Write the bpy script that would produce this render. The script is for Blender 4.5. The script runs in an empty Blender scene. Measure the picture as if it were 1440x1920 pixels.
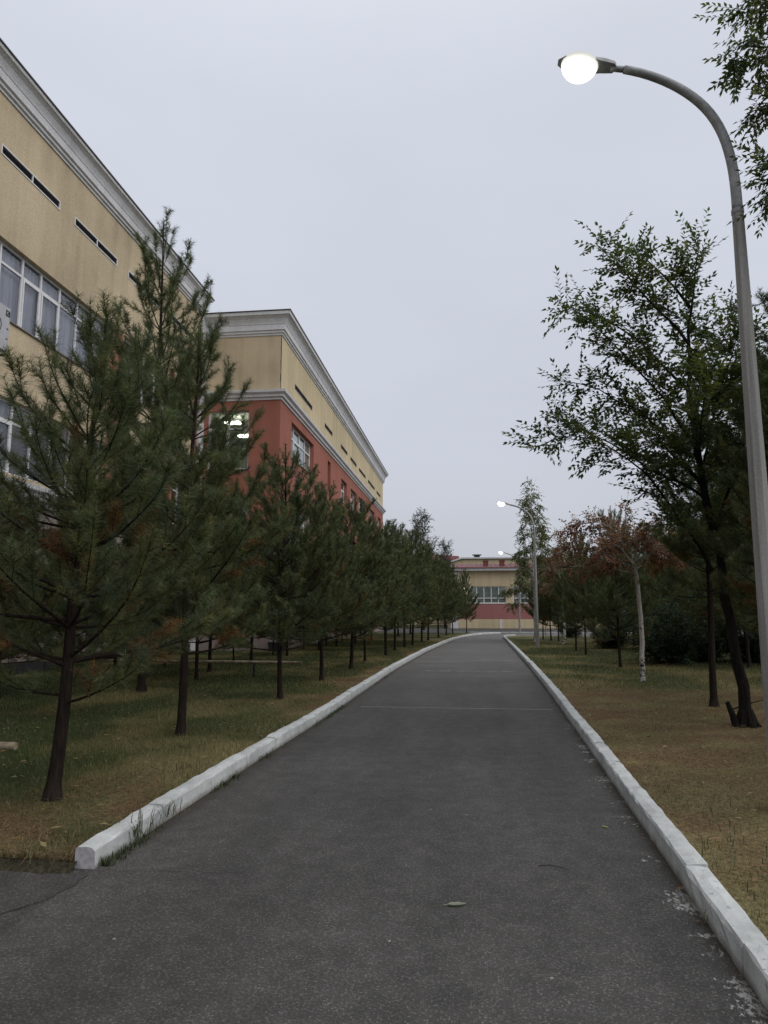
import bpy, math, random
import numpy as np
from mathutils import Vector, Matrix

R = math.radians
SC = bpy.context.scene
COL = SC.collection

# ------------------------------------------------------------------ camera
CAM_H = 1.6
cam_d = bpy.data.cameras.new('camera')
cam = bpy.data.objects.new('camera', cam_d)
COL.objects.link(cam)
cam.location = (0, 0, CAM_H)
cam.rotation_euler = (R(90 + 8.1), 0, R(6.86))
cam_d.sensor_fit = 'VERTICAL'
cam_d.sensor_height = 36
cam_d.lens = 36 * 1330 / 1920
cam_d.clip_start = 0.05
cam_d.clip_end = 2000
SC.camera = cam

# ------------------------------------------------------------------ sky and light (overcast dusk)
SUN_EL, SUN_AZ = 48, 112          # azimuth clockwise from +Y: to the right of and a little behind the camera
W = bpy.data.worlds.new('World')
SC.world = W
W.use_nodes = True
nt = W.node_tree
for n in list(nt.nodes):
    nt.nodes.remove(n)
wo = nt.nodes.new('ShaderNodeOutputWorld')
bg = nt.nodes.new('ShaderNodeBackground')
sky = nt.nodes.new('ShaderNodeTexSky')
sky.sky_type = 'NISHITA'
sky.sun_disc = False
sky.sun_elevation = R(SUN_EL)
sky.sun_rotation = R(SUN_AZ)
sky.dust_density = 6
sky.air_density = 1.5
tc = nt.nodes.new('ShaderNodeTexCoord')
sep = nt.nodes.new('ShaderNodeSeparateXYZ')
ramp = nt.nodes.new('ShaderNodeValToRGB')
nz = nt.nodes.new('ShaderNodeTexNoise')
nz.inputs['Scale'].default_value = 1.6
nz.inputs['Detail'].default_value = 3
mulv = nt.nodes.new('ShaderNodeVectorMath'); mulv.operation = 'MULTIPLY'
mulv.inputs[1].default_value = (1, 1, 2.6)
cr = ramp.color_ramp
cr.elements[0].position = 0.0
cr.elements[0].color = (0.520, 0.543, 0.595, 1)
cr.elements[1].position = 1.0
cr.elements[1].color = (0.90, 0.93, 1.0, 1)
e = cr.elements.new(0.22); e.color = (0.570, 0.600, 0.680, 1)
e = cr.elements.new(0.62); e.color = (0.655, 0.690, 0.775, 1)
mixn = nt.nodes.new('ShaderNodeMix'); mixn.data_type = 'RGBA'; mixn.blend_type = 'MULTIPLY'
mapn = nt.nodes.new('ShaderNodeMapRange')
mapn.inputs['From Min'].default_value = 0.3; mapn.inputs['From Max'].default_value = 0.7
mapn.inputs['To Min'].default_value = 0.95; mapn.inputs['To Max'].default_value = 1.045
gain = nt.nodes.new('ShaderNodeVectorMath'); gain.operation = 'SCALE'
gain.inputs['Scale'].default_value = 10.4            # the Background strength is 0.1
mixs = nt.nodes.new('ShaderNodeMix'); mixs.data_type = 'RGBA'
mixs.inputs['Factor'].default_value = 0.06           # a little of the clear sky through the overcast
lk = nt.links.new
lk(tc.outputs['Generated'], sep.inputs[0])
lk(sep.outputs['Z'], ramp.inputs['Fac'])
lk(tc.outputs['Generated'], mulv.inputs[0])
lk(mulv.outputs[0], nz.inputs['Vector'])
lk(nz.outputs['Fac'], mapn.inputs['Value'])
lk(ramp.outputs['Color'], mixn.inputs['A'])
lk(mapn.outputs[0], mixn.inputs['B'])
mixn.inputs['Factor'].default_value = 1
lk(mixn.outputs['Result'], gain.inputs[0])
lk(gain.outputs[0], mixs.inputs['A'])
lk(sky.outputs[0], mixs.inputs['B'])
lk(mixs.outputs['Result'], bg.inputs['Color'])
bg.inputs['Strength'].default_value = 0.1
lk(bg.outputs[0], wo.inputs['Surface'])

sun_d = bpy.data.lights.new('sun', 'SUN')
sun_d.energy = 1.5
sun_d.angle = R(70)
sun_d.color = (1.0, 0.97, 0.93)
sun = bpy.data.objects.new('sun', sun_d)
COL.objects.link(sun)
_d = Vector((math.sin(R(SUN_AZ)) * math.cos(R(SUN_EL)), math.cos(R(SUN_AZ)) * math.cos(R(SUN_EL)), math.sin(R(SUN_EL))))
sun.rotation_euler = _d.to_track_quat('Z', 'Y').to_euler()

SC.view_settings.view_transform = 'Standard'
SC.view_settings.look = 'None'
SC.view_settings.exposure = 0.0
SC.view_settings.gamma = 1.0
SC.view_settings.use_curve_mapping = False
SC.render.engine = 'CYCLES'
SC.cycles.use_denoising = True
SC.cycles.max_bounces = 6
SC.cycles.diffuse_bounces = 3
SC.cycles.glossy_bounces = 3
SC.cycles.transmission_bounces = 4
SC.cycles.transparent_max_bounces = 8
SC.cycles.sample_clamp_indirect = 4

# ------------------------------------------------------------------ helpers
def link(name, me, mat=None, parent=None):
    o = bpy.data.objects.new(name, me)
    COL.objects.link(o)
    if mat is not None and not me.materials:
        for m in (mat if isinstance(mat, (list, tuple)) else [mat]):
            me.materials.append(m)
    if parent is not None:
        o.parent = parent
    return o

def tag(o, label, cat, group=None):
    o['label'] = label
    o['category'] = cat
    if group:
        o['group'] = group
    return o

def empty(name, loc=(0, 0, 0), rz=0.0):
    o = bpy.data.objects.new(name, None)
    COL.objects.link(o)
    o.location = loc
    o.rotation_euler = (0, 0, rz)
    o.empty_display_size = 0.2
    return o

def structure(o):
    o['kind'] = 'structure'
    return o

def np_mesh(name, verts, faces, cols=None, smooth=False):
    """verts (n,3), faces (m,k) of equal size."""
    verts = np.asarray(verts, np.float32); faces = np.asarray(faces, np.int32)
    me = bpy.data.meshes.new(name)
    m, k = faces.shape
    me.vertices.add(len(verts)); me.vertices.foreach_set('co', verts.ravel())
    me.loops.add(m * k); me.loops.foreach_set('vertex_index', faces.ravel())
    me.polygons.add(m)
    me.polygons.foreach_set('loop_start', np.arange(0, m * k, k, dtype=np.int32))
    me.polygons.foreach_set('loop_total', np.full(m, k, np.int32))
    if smooth:
        me.polygons.foreach_set('use_smooth', np.ones(m, bool))
    if cols is not None:
        a = me.color_attributes.new('tint', 'FLOAT_COLOR', 'POINT')
        c = np.ones((len(verts), 4), np.float32); c[:, :3] = cols
        a.data.foreach_set('color', c.ravel())
    me.update(calc_edges=True)
    return me

class MB:
    """collects boxes, tubes and quads into ONE mesh; M is an optional mapping of local (u,v,n) to world"""
    def __init__(s, M=None):
        s.v, s.f, s.M = [], [], M or (lambda u, v, n: (u, v, n))
    def add(s, vs, fs):
        b = len(s.v)
        s.v += [s.M(*p) for p in vs]
        s.f += [tuple(b + i for i in f) for f in fs]
        return s
    def box(s, x0, x1, y0, y1, z0, z1):
        return s.add([(x0, y0, z0), (x1, y0, z0), (x1, y1, z0), (x0, y1, z0), (x0, y0, z1), (x1, y0, z1), (x1, y1, z1), (x0, y1, z1)],
                     [(0, 3, 2, 1), (4, 5, 6, 7), (0, 1, 5, 4), (1, 2, 6, 5), (2, 3, 7, 6), (3, 0, 4, 7)])
    def quad(s, *p):
        return s.add(p, [tuple(range(len(p)))])
    def tube(s, pts, rad, n=6, cap=True):
        pts = [Vector(p) for p in pts]
        b0 = len(s.v)
        ref = Vector((0.31, 0.17, 0.93)).normalized()
        d0 = (pts[-1] - pts[0]).normalized() if (pts[-1] - pts[0]).length > 1e-6 else Vector((0, 0, 1))
        if abs(d0.dot(ref)) > 0.9:
            ref = Vector((0.95, 0.1, 0.05)).normalized()
        for i, p in enumerate(pts):
            a = pts[max(0, i - 1)]; c = pts[min(len(pts) - 1, i + 1)]
            t = (c - a).normalized()
            x = t.cross(ref).normalized(); y = t.cross(x)
            r = rad[i] if hasattr(rad, '__len__') else rad
            for k in range(n):
                an = 2 * math.pi * k / n
                q = p + x * (r * math.cos(an)) + y * (r * math.sin(an))
                s.v.append(s.M(q.x, q.y, q.z))
        for i in range(len(pts) - 1):
            for k in range(n):
                a = b0 + i * n + k; b = b0 + i * n + (k + 1) % n
                s.f.append((a, b, b + n, a + n))
        if cap:
            s.f.append(tuple(b0 + k for k in range(n)))
            e_ = b0 + (len(pts) - 1) * n
            s.f.append(tuple(e_ + n - 1 - k for k in range(n)))
        return s
    def mesh(s, name, smooth=False, fix=True):
        me = bpy.data.meshes.new(name)
        me.from_pydata(s.v, [], s.f)
        if smooth:
            me.polygons.foreach_set('use_smooth', np.ones(len(me.polygons), bool))
        me.update()
        if fix:
            import bmesh
            bm = bmesh.new(); bm.from_mesh(me)
            bmesh.ops.recalc_face_normals(bm, faces=bm.faces)
            bm.to_mesh(me); bm.free()
        return me
    def build(s, name, mat, parent=None, smooth=False):
        return link(name, s.mesh(name, smooth), mat, parent)

def vnoise(x, y, seed=0):
    """smooth value noise on numpy arrays, 0..1"""
    xi = np.floor(x).astype(np.int64); yi = np.floor(y).astype(np.int64)
    fx = x - xi; fy = y - yi
    fx = fx * fx * (3 - 2 * fx); fy = fy * fy * (3 - 2 * fy)
    def h(a, b):
        n = (a * 374761393 + b * 668265263 + seed * 974711) & 0x7fffffff
        n = (n ^ (n >> 13)) * 1274126177 & 0x7fffffff
        return ((n ^ (n >> 16)) & 0xffff) / 65535.0
    return (h(xi, yi) * (1 - fx) + h(xi + 1, yi) * fx) * (1 - fy) + (h(xi, yi + 1) * (1 - fx) + h(xi + 1, yi + 1) * fx) * fy

def fbm(x, y, seed=0, o=3):
    s = 0; a = 0.5; t = 0
    for i in range(o):
        s = s + a * vnoise(x * 2 ** i, y * 2 ** i, seed + i); t += a; a *= 0.5
    return s / t

# ------------------------------------------------------------------ materials
class NM:
    def __init__(s, name, rough=0.8, spec=0.3):
        s.m = bpy.data.materials.new(name); s.m.use_nodes = True
        s.nt = s.m.node_tree
        s.b = s.nt.nodes['Principled BSDF']
        s.out = s.nt.nodes['Material Output']
        s.b.inputs['Roughness'].default_value = rough
        s.b.inputs['Specular IOR Level'].default_value = spec
    def n(s, t, **kw):
        nd = s.nt.nodes.new(t)
        for k, v in kw.items():
            setattr(nd, k, v)
        return nd
    def l(s, a, b):
        s.nt.links.new(a, b)
    def pos(s):
        return s.n('ShaderNodeNewGeometry').outputs['Position']
    def obj(s):
        return s.n('ShaderNodeTexCoord').outputs['Object']
    def scale(s, v, f):
        k = s.n('ShaderNodeVectorMath', operation='MULTIPLY'); s.l(v, k.inputs[0]); k.inputs[1].default_value = f
        return k.outputs[0]
    def noise(s, v, sc, det=4, rough=0.55):
        k = s.n('ShaderNodeTexNoise'); k.inputs['Scale'].default_value = sc; k.inputs['Detail'].default_value = det
        k.inputs['Roughness'].default_value = rough
        s.l(v, k.inputs['Vector']); return k.outputs['Fac']
    def vor(s, v, sc, out='Distance', feature='F1'):
        k = s.n('ShaderNodeTexVoronoi', feature=feature); k.inputs['Scale'].default_value = sc
        s.l(v, k.inputs['Vector']); return k.outputs[out]
    def ramp(s, f, stops):
        k = s.n('ShaderNodeValToRGB'); c = k.color_ramp
        c.elements[0].position, c.elements[0].color = stops[0][0], stops[0][1] + (1,)
        c.elements[1].position, c.elements[1].color = stops[-1][0], stops[-1][1] + (1,)
        for p, col in stops[1:-1]:
            e = c.elements.new(p); e.color = col + (1,)
        s.l(f, k.inputs['Fac']); return k.outputs['Color']
    def map(s, f, a, b, c=0.0, d=1.0, smooth=True):
        k = s.n('ShaderNodeMapRange')
        if smooth: k.interpolation_type = 'SMOOTHSTEP'
        k.inputs['From Min'].default_value = a; k.inputs['From Max'].default_value = b
        k.inputs['To Min'].default_value = c; k.inputs['To Max'].default_value = d
        s.l(f, k.inputs['Value']); return k.outputs[0]
    def math(s, op, a, b=None):
        k = s.n('ShaderNodeMath', operation=op)
        for i, q in enumerate((a, b)):
            if q is None: continue
            if isinstance(q, (int, float)): k.inputs[i].default_value = q
            else: s.l(q, k.inputs[i])
        return k.outputs[0]
    def mix(s, f, a, b, blend='MIX'):
        k = s.n('ShaderNodeMix', data_type='RGBA', blend_type=blend)
        for q, i in ((f, 'Factor'), (a, 'A'), (b, 'B')):
            if isinstance(q, (int, float)): k.inputs[i].default_value = q
            elif isinstance(q, tuple): k.inputs[i].default_value = q + (1,)
            else: s.l(q, k.inputs[i])
        return k.outputs['Result']
    def col(s, c):
        if isinstance(c, tuple): s.b.inputs['Base Color'].default_value = c + (1,)
        else: s.l(c, s.b.inputs['Base Color'])
        return s
    def bump(s, h, st=0.3, dist=0.01):
        k = s.n('ShaderNodeBump'); k.inputs['Strength'].default_value = st; k.inputs['Distance'].default_value = dist
        s.l(h, k.inputs['Height']); s.l(k.outputs[0], s.b.inputs['Normal']); return s
    def attr(s, name, out='Color'):
        k = s.n('ShaderNodeAttribute'); k.attribute_name = name; return k.outputs[out]

def plaster(name, c, var=0.17, streak=0.10, grain=55):
    m = NM(name, 0.9, 0.15)
    p = m.pos()
    big = m.noise(p, 0.35, 4)
    st = m.noise(m.scale(p, (2.2, 2.2, 0.16)), 1.0, 4)
    fine = m.noise(p, grain, 2)
    f = m.math('ADD', m.map(big, .3, .7, 1 - var, 1 + var * .5), m.map(st, .35, .7, streak * .5, -streak))
    f = m.math('ADD', f, m.map(fine, .25, .75, -0.2, 0.2))
    g = m.n('ShaderNodeVectorMath', operation='SCALE'); g.inputs[0].default_value = c
    m.l(f, g.inputs['Scale'])
    m.col(g.outputs[0]); m.bump(fine, 0.55, 0.012)
    return m.m

M = {}
M['yellow'] = plaster('yellow_plaster', (0.52, 0.425, 0.29))
M['yellow_pale'] = plaster('pale_yellow_plaster', (0.56, 0.465, 0.30), .1, .1, 40)
M['red'] = plaster('red_plaster', (0.325, 0.128, 0.094), .1, .08)
M['pink'] = plaster('faded_red_plaster', (0.33, 0.145, 0.135), .08, .05, 40)
M['grey_wall'] = plaster('brown_grey_plaster', (0.26, 0.215, 0.20), .15, .1)
M['cornice'] = plaster('white_cornice_paint', (0.64, 0.64, 0.655), .08, .07, 30)

def simple(name, c, rough=0.6, spec=0.3, metal=0.0, var=0.12, sc=6, bump=0.0):
    m = NM(name, rough, spec); m.b.inputs['Metallic'].default_value = metal
    f = m.noise(m.pos(), sc, 4)
    g = m.n('ShaderNodeVectorMath', operation='SCALE'); g.inputs[0].default_value = c
    m.l(m.map(f, .3, .7, 1 - var, 1 + var), g.inputs['Scale']); m.col(g.outputs[0])
    if bump: m.bump(f, bump, .01)
    return m.m
M['pvc'] = simple('white_window_plastic', (0.66, 0.66, 0.67), 0.4, 0.4, var=.05)
M['sill'] = simple('dark_sill_metal', (0.20, 0.17, 0.155), 0.5)
M['louvre'] = simple('dark_louvre_metal', (0.055, 0.05, 0.055), 0.6)
M['flash'] = simple('dark_roof_flashing', (0.075, 0.065, 0.065), 0.5)
M['room'] = simple('dim_room_paint', (0.34, 0.33, 0.32), 0.9, var=.3, sc=1.2)
M['room_lit'] = simple('pale_room_paint', (0.62, 0.66, 0.56), 0.9, var=.08, sc=1)
M['roof_red'] = simple('red_roof_metal', (0.15, 0.05, 0.052), 0.6, var=.15, sc=3)
M['galv'] = simple('galvanised_steel', (0.27, 0.275, 0.28), 0.55, 0.4, 0.35, var=.2, sc=14, bump=.05)
M['dark_metal'] = simple('dark_metal', (0.03, 0.03, 0.032), 0.6)
M['ac'] = simple('air_conditioner_casing', (0.42, 0.42, 0.44), 0.5, var=.06)
M['rail'] = simple('weathered_yellow_pipe', (0.33, 0.27, 0.19), 0.7, var=.4, sc=9)
M['soil'] = simple('dark_soil', (0.040, 0.034, 0.022), 0.95, var=.5, sc=30, bump=.8)
M['chimney'] = simple('red_brown_vent_metal', (0.17, 0.055, 0.05), 0.6)

def pole_mat():
    m = NM('weathered_grey_pole', 0.75, 0.25)
    p = m.pos()
    st = m.noise(m.scale(p, (22, 22, 0.8)), 1.0, 4)
    fi = m.noise(p, 70, 2)
    c = m.ramp(m.math('ADD', m.math('MULTIPLY', st, .7), m.math('MULTIPLY', fi, .3)), [(0.3, (0.15, 0.145, 0.14)), (0.7, (0.36, 0.35, 0.335))])
    m.col(c); m.bump(fi, .15, .004); return m.m
M['pole'] = pole_mat()

def emit(name, c, s):
    m = NM(name); m.b.inputs['Base Color'].default_value = (0.8, 0.8, 0.8, 1)
    m.b.inputs['Emission Color'].default_value = c + (1,); m.b.inputs['Emission Strength'].default_value = s
    return m.m
def lens_mat(name, lo, hi):
    # frosted bowl: emission fades towards the rim to imitate the soft edge of glare
    m = NM(name); m.b.inputs['Base Color'].default_value = (0.35, 0.35, 0.34, 1); m.b.inputs['Emission Color'].default_value = (1.0, 1.0, 0.91, 1)
    m.l(m.math('ADD', m.math('MULTIPLY', m.math('POWER', m.attr('glow', 'Fac'), 1.6), hi), lo), m.b.inputs['Emission Strength'])
    return m.m
M['lamp'] = lens_mat('lit_lamp_glass', 0.50, 9.0)
M['lamp_far'] = emit('lit_far_lamp_glass', (1.0, 1.0, 0.95), 5)
M['ceil_lamp'] = emit('lit_ceiling_lamp', (1.0, 1.0, 0.86), 7)

def glass_mat():
    m = NM('window_glass')
    nt = m.nt
    tr = m.n('ShaderNodeBsdfTransparent'); tr.inputs['Color'].default_value = (0.80, 0.83, 0.84, 1)
    gl = m.n('ShaderNodeBsdfGlossy'); gl.inputs['Roughness'].default_value = 0.03
    gl.inputs['Color'].default_value = (0.92, 0.94, 0.97, 1)
    fr = m.n('ShaderNodeFresnel'); fr.inputs['IOR'].default_value = 1.5
    bp = m.n('ShaderNodeBump'); bp.inputs['Strength'].default_value = 0.03; bp.inputs['Distance'].default_value = 0.05
    m.l(m.noise(m.pos(), 1.3, 2), bp.inputs['Height'])
    m.l(bp.outputs[0], gl.inputs['Normal']); m.l(bp.outputs[0], fr.inputs['Normal'])
    mx = m.n('ShaderNodeMixShader')
    m.l(m.math('ADD', m.math('MULTIPLY', fr.outputs[0], 1.3), 0.03), mx.inputs[0])
    m.l(tr.outputs[0], mx.inputs[1]); m.l(gl.outputs[0], mx.inputs[2])
    m.l(mx.outputs[0], m.out.inputs['Surface'])
    return m.m
M['glass'] = glass_mat()

def curtain_mat():
    m = NM('lilac_grey_curtain', 0.9, 0.1)
    p = m.pos()
    f = m.noise(m.scale(p, (3, 14, 0.4)), 1.0, 3)
    m.col(m.ramp(f, [(0.3, (0.46, 0.45, 0.52)), (0.7, (0.72, 0.71, 0.78))]))
    return m.m
M['curtain'] = curtain_mat()

M['blind'] = simple('pale_green_blind', (0.74, 0.79, 0.68), .9, var=.12, sc=2)

def asphalt_mat(name, dark=1.0, marks=True):
    m = NM(name, 0.88, 0.25)
    p = m.pos()
    big = m.noise(p, 0.5, 5)
    mid = m.noise(p, 6, 4)
    cell = m.vor(p, 92, 'Color')
    sepc = m.n('ShaderNodeSeparateColor'); m.l(cell, sepc.inputs[0])
    dist = m.vor(p, 92)
    n1_ = m.noise(p, 75, 3, .7)
    stone = m.math('MULTIPLY', m.math('POWER', sepc.outputs[0], 3.0), m.map(dist, .75, .2))
    fine = m.noise(p, 210, 2, .7)
    v = m.math('ADD', 0.030 * dark, m.math('MULTIPLY', stone, 0.100 * dark))
    v = m.math('ADD', v, m.math('MULTIPLY', m.map(n1_, .35, .65), 0.026 * dark))
    v = m.math('ADD', v, m.math('MULTIPLY', m.map(fine, .35, .65), 0.022 * dark))
    v = m.math('MULTIPLY', v, m.map(big, .3, .7, .86, 1.12))
    v = m.math('MULTIPLY', v, m.map(m.noise(m.scale(p, (1.6, .22, 1)), 1.0, 3), .35, .65, .90, 1.12))
    v = m.math('MULTIPLY', v, m.map(mid, .3, .7, .86, 1.12))
    cb = m.n('ShaderNodeCombineColor'); m.l(v, cb.inputs[0]); m.l(m.math('MULTIPLY', v, .955), cb.inputs[1]); m.l(m.math('MULTIPLY', v, .90), cb.inputs[2])
    c = cb.outputs[0]
    # rare pale chips
    sp = m.vor(p, 7.5, 'Color'); ss = m.n('ShaderNodeSeparateColor'); m.l(sp, ss.inputs[0])
    sd = m.vor(p, 7.5)
    chip = m.math('MULTIPLY', m.math('GREATER_THAN', ss.outputs[1], .93), m.map(sd, .085, .05))
    c = m.mix(chip, c, (0.25, 0.25, 0.23))
    if marks:
        eR = m.attr('edge_right', 'Fac'); eL = m.attr('edge_left', 'Fac')
        sx = m.n('ShaderNodeSeparateXYZ'); m.l(p, sx.inputs[0])
        X, Y = sx.outputs[0], sx.outputs[1]
        # dusty trodden patches further along, then the whole path paler with distance
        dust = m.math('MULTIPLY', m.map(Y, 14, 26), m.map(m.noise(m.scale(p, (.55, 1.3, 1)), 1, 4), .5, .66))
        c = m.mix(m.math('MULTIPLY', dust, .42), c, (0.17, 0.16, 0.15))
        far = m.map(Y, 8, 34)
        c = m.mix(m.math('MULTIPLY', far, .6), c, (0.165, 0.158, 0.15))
        # thin pale lines across the path
        def line(y0, w, x0, x1, th, k):
            dy = m.math('ABSOLUTE', m.math('SUBTRACT', Y, y0))
            wob = m.math('ADD', dy, m.math('MULTIPLY', m.math('SUBTRACT', m.noise(p, 3, 2), .5), w * 1.6))
            a = m.math('MULTIPLY', m.map(wob, w, w * .4), m.map(m.noise(p, 7, 3), th, th + .1))
            return m.math('MULTIPLY', m.math('MULTIPLY', a, m.math('MULTIPLY', m.math('GREATER_THAN', X, x0), m.math('LESS_THAN', X, x1))), k)
        for a in ((12.46, .03, -1.9, 1.35, .3, .55), (20.3, .22, -1.3, 1.2, .48, .4), (25.0, .12, -.3, 1.6, .35, .45), (6.0, .02, -.6, 1.0, .6, .6), (31, .2, -.6, 1.5, .45, .4)):
            c = m.mix(line(*a), c, (0.32, 0.32, 0.31))
        # whitewash spilt along the right kerb
        n1 = m.noise(m.scale(p, (1, .55, 1)), 36, 6, .78); n2 = m.noise(m.scale(p, (.4, 1, 1)), 2.6, 3)
        near = m.map(eR, .38, .0)
        fadeY = m.map(Y, 13, 9, .02, .16)
        amt = m.math('MULTIPLY', m.math('MULTIPLY', near, near), m.math('MULTIPLY', m.map(n2, .42, .60), 1.0))
        sp_ = m.map(m.math('ADD', n1, m.math('MULTIPLY', amt, m.math('ADD', fadeY, .07))), .685, .71)
        c = m.mix(m.math('MULTIPLY', sp_, .8), c, (0.42, 0.42, 0.40))
        nl = m.math('GREATER_THAN', m.math('ADD', m.noise(p, 20, 4, .7), m.map(eL, .12, .0, 0, .16)), .8)
        c = m.mix(nl, c, (0.45, 0.45, 0.43))
        # dirt collected at both edges
        dn = m.noise(p, 5, 4)
        dirt = m.math('MAXIMUM', m.map(m.math('ADD', eL, m.math('MULTIPLY', dn, .18)), .27, .07), m.map(m.math('ADD', eR, m.math('MULTIPLY', dn, .12)), .16, .04))
        c = m.mix(m.math('MULTIPLY', dirt, .8), c, (0.035, 0.027, 0.018))
    m.col(c)
    m.bump(m.math('ADD', m.math('MULTIPLY', stone, 1.0), m.math('MULTIPLY', fine, .4)), .6, .006)
    return m.m
M['asphalt'] = asphalt_mat('path_asphalt')
M['asphalt_old'] = asphalt_mat('old_asphalt', .85, False)

def kerb_mat():
    m = NM('whitewashed_kerb', 0.9, 0.2)
    p = m.pos()
    a = m.noise(p, 3.2, 5, .65); b = m.noise(p, 28, 4, .65); c3 = m.noise(p, 110, 2)
    c = m.ramp(a, [(.3, (.34, .35, .345)), (.5, (.47, .485, .475)), (.7, (.57, .585, .575))])
    chip = m.map(m.math('ADD', b, m.math('MULTIPLY', a, .35)), .80, .86)
    c = m.mix(m.math('MULTIPLY', chip, .75), c, (0.24, 0.235, 0.23))
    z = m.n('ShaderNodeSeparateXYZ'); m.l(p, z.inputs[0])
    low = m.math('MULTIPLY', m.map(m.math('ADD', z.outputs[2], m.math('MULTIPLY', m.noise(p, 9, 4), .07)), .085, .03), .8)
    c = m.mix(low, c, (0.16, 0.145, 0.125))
    m.col(c); m.bump(m.math('ADD', b, m.math('MULTIPLY', c3, .5)), .5, .01)
    return m.m
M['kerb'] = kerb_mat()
M['kerb_end'] = simple('bare_concrete_end', (0.36, 0.345, 0.36), .9, var=.15, sc=30, bump=.3)

def lawn_mat(name='lawn_soil_and_turf'):
    m = NM(name, 0.95, 0.1)
    p = m.pos()
    c = m.attr('tint')
    f = m.noise(p, 30, 4, .7); g = m.noise(m.scale(p, (1, 1, 1)), 140, 2)
    k = m.math('ADD', m.map(f, .3, .7, .55, 1.35), m.map(g, .3, .7, -.3, .3))
    v = m.n('ShaderNodeVectorMath', operation='SCALE'); m.l(c, v.inputs[0]); m.l(k, v.inputs['Scale'])
    m.col(v.outputs[0]); m.bump(f, .8, .03)
    return m.m
M['lawn'] = lawn_mat()

def tint_mat(name, transl=0.0, rough=0.7, spec=0.2):
    m = NM(name, rough, spec)
    c = m.attr('tint')
    m.col(c)
    if transl:
        t = m.n('ShaderNodeBsdfTranslucent')
        h = m.n('ShaderNodeVectorMath', operation='MULTIPLY'); m.l(c, h.inputs[0]); h.inputs[1].default_value = (1.3, 1.5, .8)
        m.l(h.outputs[0], t.inputs['Color'])
        mx = m.n('ShaderNodeMixShader'); mx.inputs[0].default_value = transl
        m.l(m.b.outputs[0], mx.inputs[1]); m.l(t.outputs[0], mx.inputs[2]); m.l(mx.outputs[0], m.out.inputs['Surface'])
    return m.m
M['needles'] = tint_mat('pine_needles', 0.26, .55, .35)
M['leaves'] = tint_mat('tree_leaves', 0.42, .5, .35)
M['blades'] = tint_mat('grass_blades', 0.2)

def bark_mat(name, a, b, sc=(30, 30, 6)):
    m = NM(name, 0.95, 0.1)
    f = m.noise(m.scale(m.obj(), sc), 1.0, 5, .65)
    m.col(m.ramp(f, [(.32, a), (.68, b)])); m.bump(f, .9, .02)
    return m.m
M['bark'] = bark_mat('dark_bark', (0.008, 0.007, 0.006), (0.024, 0.02, 0.017))
M['bark_pine'] = bark_mat('pine_bark', (0.010, 0.008, 0.007), (0.036, 0.026, 0.021))
def birch_mat():
    m = NM('birch_bark', 0.8, 0.2)
    p = m.obj()
    f = m.noise(m.scale(p, (11, 11, 13)), 1.0, 5, .7); g = m.noise(m.scale(p, (10, 10, 90)), 1.0, 2)
    w = m.noise(m.scale(p, (9, 9, 60)), 1.0, 3)
    z = m.n('ShaderNodeSeparateXYZ'); m.l(p, z.inputs[0])
    base = m.map(z.outputs[2], 1.0, 0.0, 0, .10)
    dark = m.math('MAXIMUM', m.map(m.math('ADD', f, base), .575, .625), m.map(w, .64, .70))
    c = m.ramp(g, [(.35, (.34, .315, .285)), (.65, (.52, .49, .45))])
    m.col(m.mix(dark, c, (0.02, 0.016, 0.014))); m.bump(f, .4, .01)
    return m.m
M['birch'] = birch_mat()

# ------------------------------------------------------------------ the ground
def ramp_tab(ys, xs):
    return lambda y: float(np.interp(y, ys, xs))
# kerb lines as measured on the ground: X of the path's left and right edge at each Y
LEFT = [(-2.38, 4.5), (-2.37, 5.8), (-2.33, 8.2), (-2.25, 10.6), (-2.2, 15.5), (-2.16, 20.5), (-1.83, 30.1), (-1.42, 37), (-1.0, 43.2), (-0.45, 48.0), (0.25, 52.0), (1.32, 55.4), (2.3, 56.3)]
RIGHT = [(1.10, 0.6), (1.16, 3.3), (1.21, 4.2), (1.27, 5.9), (1.38, 9.1), (1.55, 14.5), (1.69, 20.2), (1.82, 28), (1.90, 33.7), (2.0, 41), (2.09, 47.5), (2.35, 49.5), (3.1, 50.6)]
def smooth_line(pts, step):
    pts = np.array(pts, float)
    d = np.r_[0, np.cumsum(np.linalg.norm(np.diff(pts, axis=0), axis=1))]
    n = max(2, int(round(d[-1] / step)))
    s = np.linspace(0, d[-1], n + 1)
    # Catmull-like smoothing by dense linear resample + box filter
    ss = np.linspace(0, d[-1], 600)
    q = np.c_[np.interp(ss, d, pts[:, 0]), np.interp(ss, d, pts[:, 1])]
    k = 15
    pad = np.vstack([q[:1] - (q[1] - q[0]) * np.arange(k, 0, -1)[:, None], q, q[-1:] + (q[-1] - q[-2]) * np.arange(1, k + 1)[:, None]])
    ker = np.ones(2 * k + 1) / (2 * k + 1)
    q = np.c_[np.convolve(pad[:, 0], ker, 'valid'), np.convolve(pad[:, 1], ker, 'valid')]
    return np.c_[np.interp(s, ss, q[:, 0]), np.interp(s, ss, q[:, 1])]
LL = smooth_line(LEFT, 0.25); RL = smooth_line(RIGHT, 0.25)
def left_x(y): return np.interp(y, LL[:, 1], LL[:, 0])
def right_x(y): return np.interp(y, RL[:, 1], RL[:, 0])

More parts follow.
